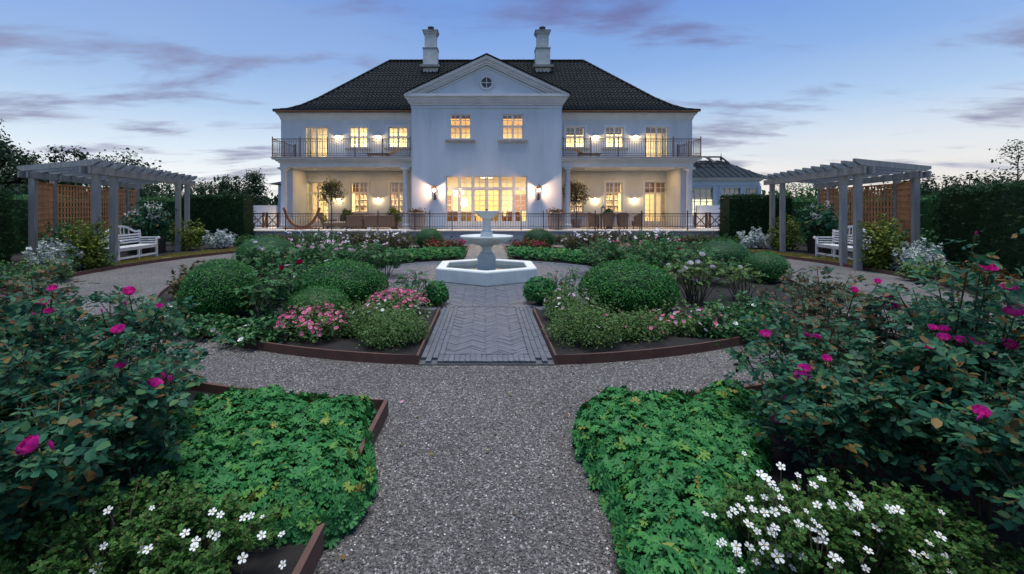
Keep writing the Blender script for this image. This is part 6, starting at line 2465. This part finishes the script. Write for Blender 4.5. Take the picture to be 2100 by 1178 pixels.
# ------------------------------------------------------------------ planting round the pergolas
for s in (-1, 1):
    sd_ = SIDE[s]
    k = 'shrub'
    mound('silver_plant', 'silvery white-leaved plant by the steel edge near the yew hedge, ' + sd_, k, s * 11.75, 12.5, .70, .6, .66, 1800, M['lf_silver'], (.06, .11), group='silver-leaved plants', tmpl=T_SPRIG)
    mound('silver_plant', 'silvery plant at the far end of the pergola, ' + sd_, k, s * 11.35, 19.3, .62, .5, .62, 1300, M['lf_silver'], (.06, .11), group='silver-leaved plants', tmpl=T_SPRIG)
    mound('climbing_shrub', 'yellow-green shrub growing up the near pergola posts, ' + sd_, k, s * (11.15 if s < 0 else 11.0), 12.7, .40, .36, 1.30, 1700, M['lf_yellow'], (.07, .13), group='yellow-green shrubs at the pergola')
    mound('climbing_shrub', 'yellow-green shrub at the far pergola posts, ' + sd_, k, s * 12.1, 18.4, .55, .45, 1.15, 1300, M['lf_yellow'], (.07, .13), group='yellow-green shrubs at the pergola')
    mound('climbing_shrub', 'climber at the rear pergola posts before the lattice, ' + sd_, k, s * 14.2, 15.4, .8, .6, 1.05, 1300, M['lf_mid'], (.07, .13), group='climbers before the lattice')
    mound('climbing_shrub', 'rusty and green climber in front of the lattice middle, ' + sd_, k, s * 14.6, 17.8, .8, .8, .8, 1000, M['lf_yellow'] if s < 0 else M['lf_autumn'], (.07, .13), group='climbers before the lattice')
    mound('climbing_shrub', 'green climber at the far rear posts behind the hydrangea, ' + sd_, k, s * 15.0, 20.3, .8, .7, 1.2, 1200, M['lf_mid'], (.08, .14), group='climbers before the lattice')
    mound('low_plant', 'low green plant with mauve flowers beside the moss near the bench, ' + sd_, k, s * 11.25, 12.0 + 1.15, .5, .35, .34, 900, M['lf_mid'], (.05, .09), blossoms=[(M['petal_pink'], 16, (.04, .07), .4)], group='low edge plants')
    mound('low_plant', 'low green plant along the steel edge below the silver plant, ' + sd_, k, s * 10.75, 11.1, .6, .45, .34, 1100, M['lf_fine'], (.05, .09), group='low edge plants')
    mound('low_plant', 'low edge plant with rusty leaves nearest the viewer along the steel edge, ' + sd_, k, s * 10.6, 9.8, .6, .5, .40, 1000, M['lf_autumn'] if s > 0 else M['lf_mid'], (.05, .09), group='low edge plants')
    mound('low_plant', 'green low plant between the far silver plant and the yew block, ' + sd_, k, s * 10.8, 20.4, .6, .45, .34, 900, M['lf_mid'], (.06, .10), group='low edge plants')
    # hydrangea in a dark planter
    x, y = s * 12.9, 17.3
    t = thing('hydrangea', 'white-flowered hydrangea in a dark planter beside the bench, ' + sd_, 'potted shrub', (x, y, .055), 'planter hydrangeas')
    MB().box(x - .42, x + .42, y - .42, y + .42, .055, .62).build('planter', M['planter_box'], t, bevel=.015)
    P, N = crown_cloud((x, y, 1.25), .72, 1700, .6, 30, .9)
    scatter('foliage', M['lf_rose'], T_LEAF, P, jitter(N + UP * .5, .5), rng.uniform(.10, .17, len(P)), t)
    Pb, Nb = dome_points(14, .70, .70, .62)
    q = np.repeat(Pb + np.array((x, y, 1.30)), 26, 0) + rng.normal(size=(14 * 26, 3)) * .06
    scatter('blossoms', M['petal_white'], T_FLOWER, q, jitter(ups(len(q)), .8), rng.uniform(.03, .05, len(q)), t)['kind'] = 'stuff'
    st = MB()
    for j in range(9):
        a = j * .7
        st.tube([(x, y, .58), (x + .3 * math.cos(a), y + .3 * math.sin(a), 1.3)], [.012, .006], 5)
    st.build('stems', M['cane'], t)

    # moss and short grass between posts and edging
    n = 9000
    a = R(-2) + R(30) * rng.random(n)
    r = R_OUT + .06 + .85 * rng.random(n)
    gap = np.abs((a - R(11)) * R_OUT) > .22
    a, r = a[gap], r[gap]
    P = np.stack([s * r * np.cos(a), OC[1] + r * np.sin(a), np.full(len(a), .055) + .05 * np.abs(np.sin(a * 30) * np.sin(r * 9))], 1)
    o = scatter('mossy_grass', M['lf_moss'], (T_BLADE[0] * A((5, 1, 1))[0], T_BLADE[1]), P, jitter(np.tile(A((0, -1, .3)), (len(a), 1)), .6), rng.uniform(.04, .08, len(a)), None, fwd=jitter(ups(len(a)), .5))
    tag(o, 'ochre-green moss and short grass in front of the bench, ' + sd_, 'moss', kind='stuff')
    slab = sheet('moss_bank', [((s * (R_OUT + .02) * math.cos(R(q_)), OC[1] + (R_OUT + .02) * math.sin(R(q_))), (s * (R_OUT + .95) * math.cos(R(q_)), OC[1] + (R_OUT + .95) * math.sin(R(q_)))) for q_ in range(-2, 29)], .062, M['lf_moss'])


# ------------------------------------------------------------------ litter: fallen leaves and petals on the walks
k = 420
y = rng.uniform(2.2, 8.0, k)
x = rng.uniform(-1, 1, k) * np.minimum(6.5, .2 + y * .95)
dg = np.sqrt(x ** 2 + (y - GC[1]) ** 2)
ok = (dg > R_BED + .05) & ((np.abs(x) < .82) | (dg < R_FRONT - .05))
ok &= (rng.random(k) < np.clip(.25 + .9 * np.minimum(np.abs(np.abs(x) - .84) < .25, 1) + .8 * (np.abs(dg - R_BED) < .25) + .8 * (np.abs(dg - R_FRONT) < .25), 0, 1))
x, y = x[ok], y[ok]
P = np.stack([x, y, np.full(len(x), .013)], 1)
m_lit = LEAF('fallen_leaf', [(0, (.16, .085, .03)), (.4, (.10, .07, .03)), (.7, (.20, .15, .05)), (.9, (.05, .08, .03)), (1, (.5, .25, .35))], .8, .1)
o = scatter('fallen_leaves', m_lit, T_LEAF, P, jitter(ups(len(x)), .25), rng.uniform(.022, .045, len(x)))
tag(o, 'few small fallen leaves and petals lying on the gravel', 'fallen leaves', kind='stuff')

for s in (-1, 1):                                      # leafy cover that closes the outer ends of the front beds
    k = 5000
    x = rng.uniform(3.9, 7.4, k)
    y = .6 + rng.random(k) * (GC[1] - np.sqrt(R_FRONT ** 2 - x * x) - .75)
    z = .06 + .32 * (.5 + .5 * np.sin(x * 4.1 + 1) * np.sin(y * 3.3)) * rng.uniform(.2, 1.1, k)
    P = np.stack([s * x, y, z], 1)
    o = scatter('undergrowth', M['lf_rose'], T_ROSE[0], P, jitter(ups(k), .4), rng.uniform(.12, .2, k))
    tag(o, 'low dark leafy undergrowth at the outer end of the front rose bed, ' + SIDE[s], 'undergrowth', kind='stuff')
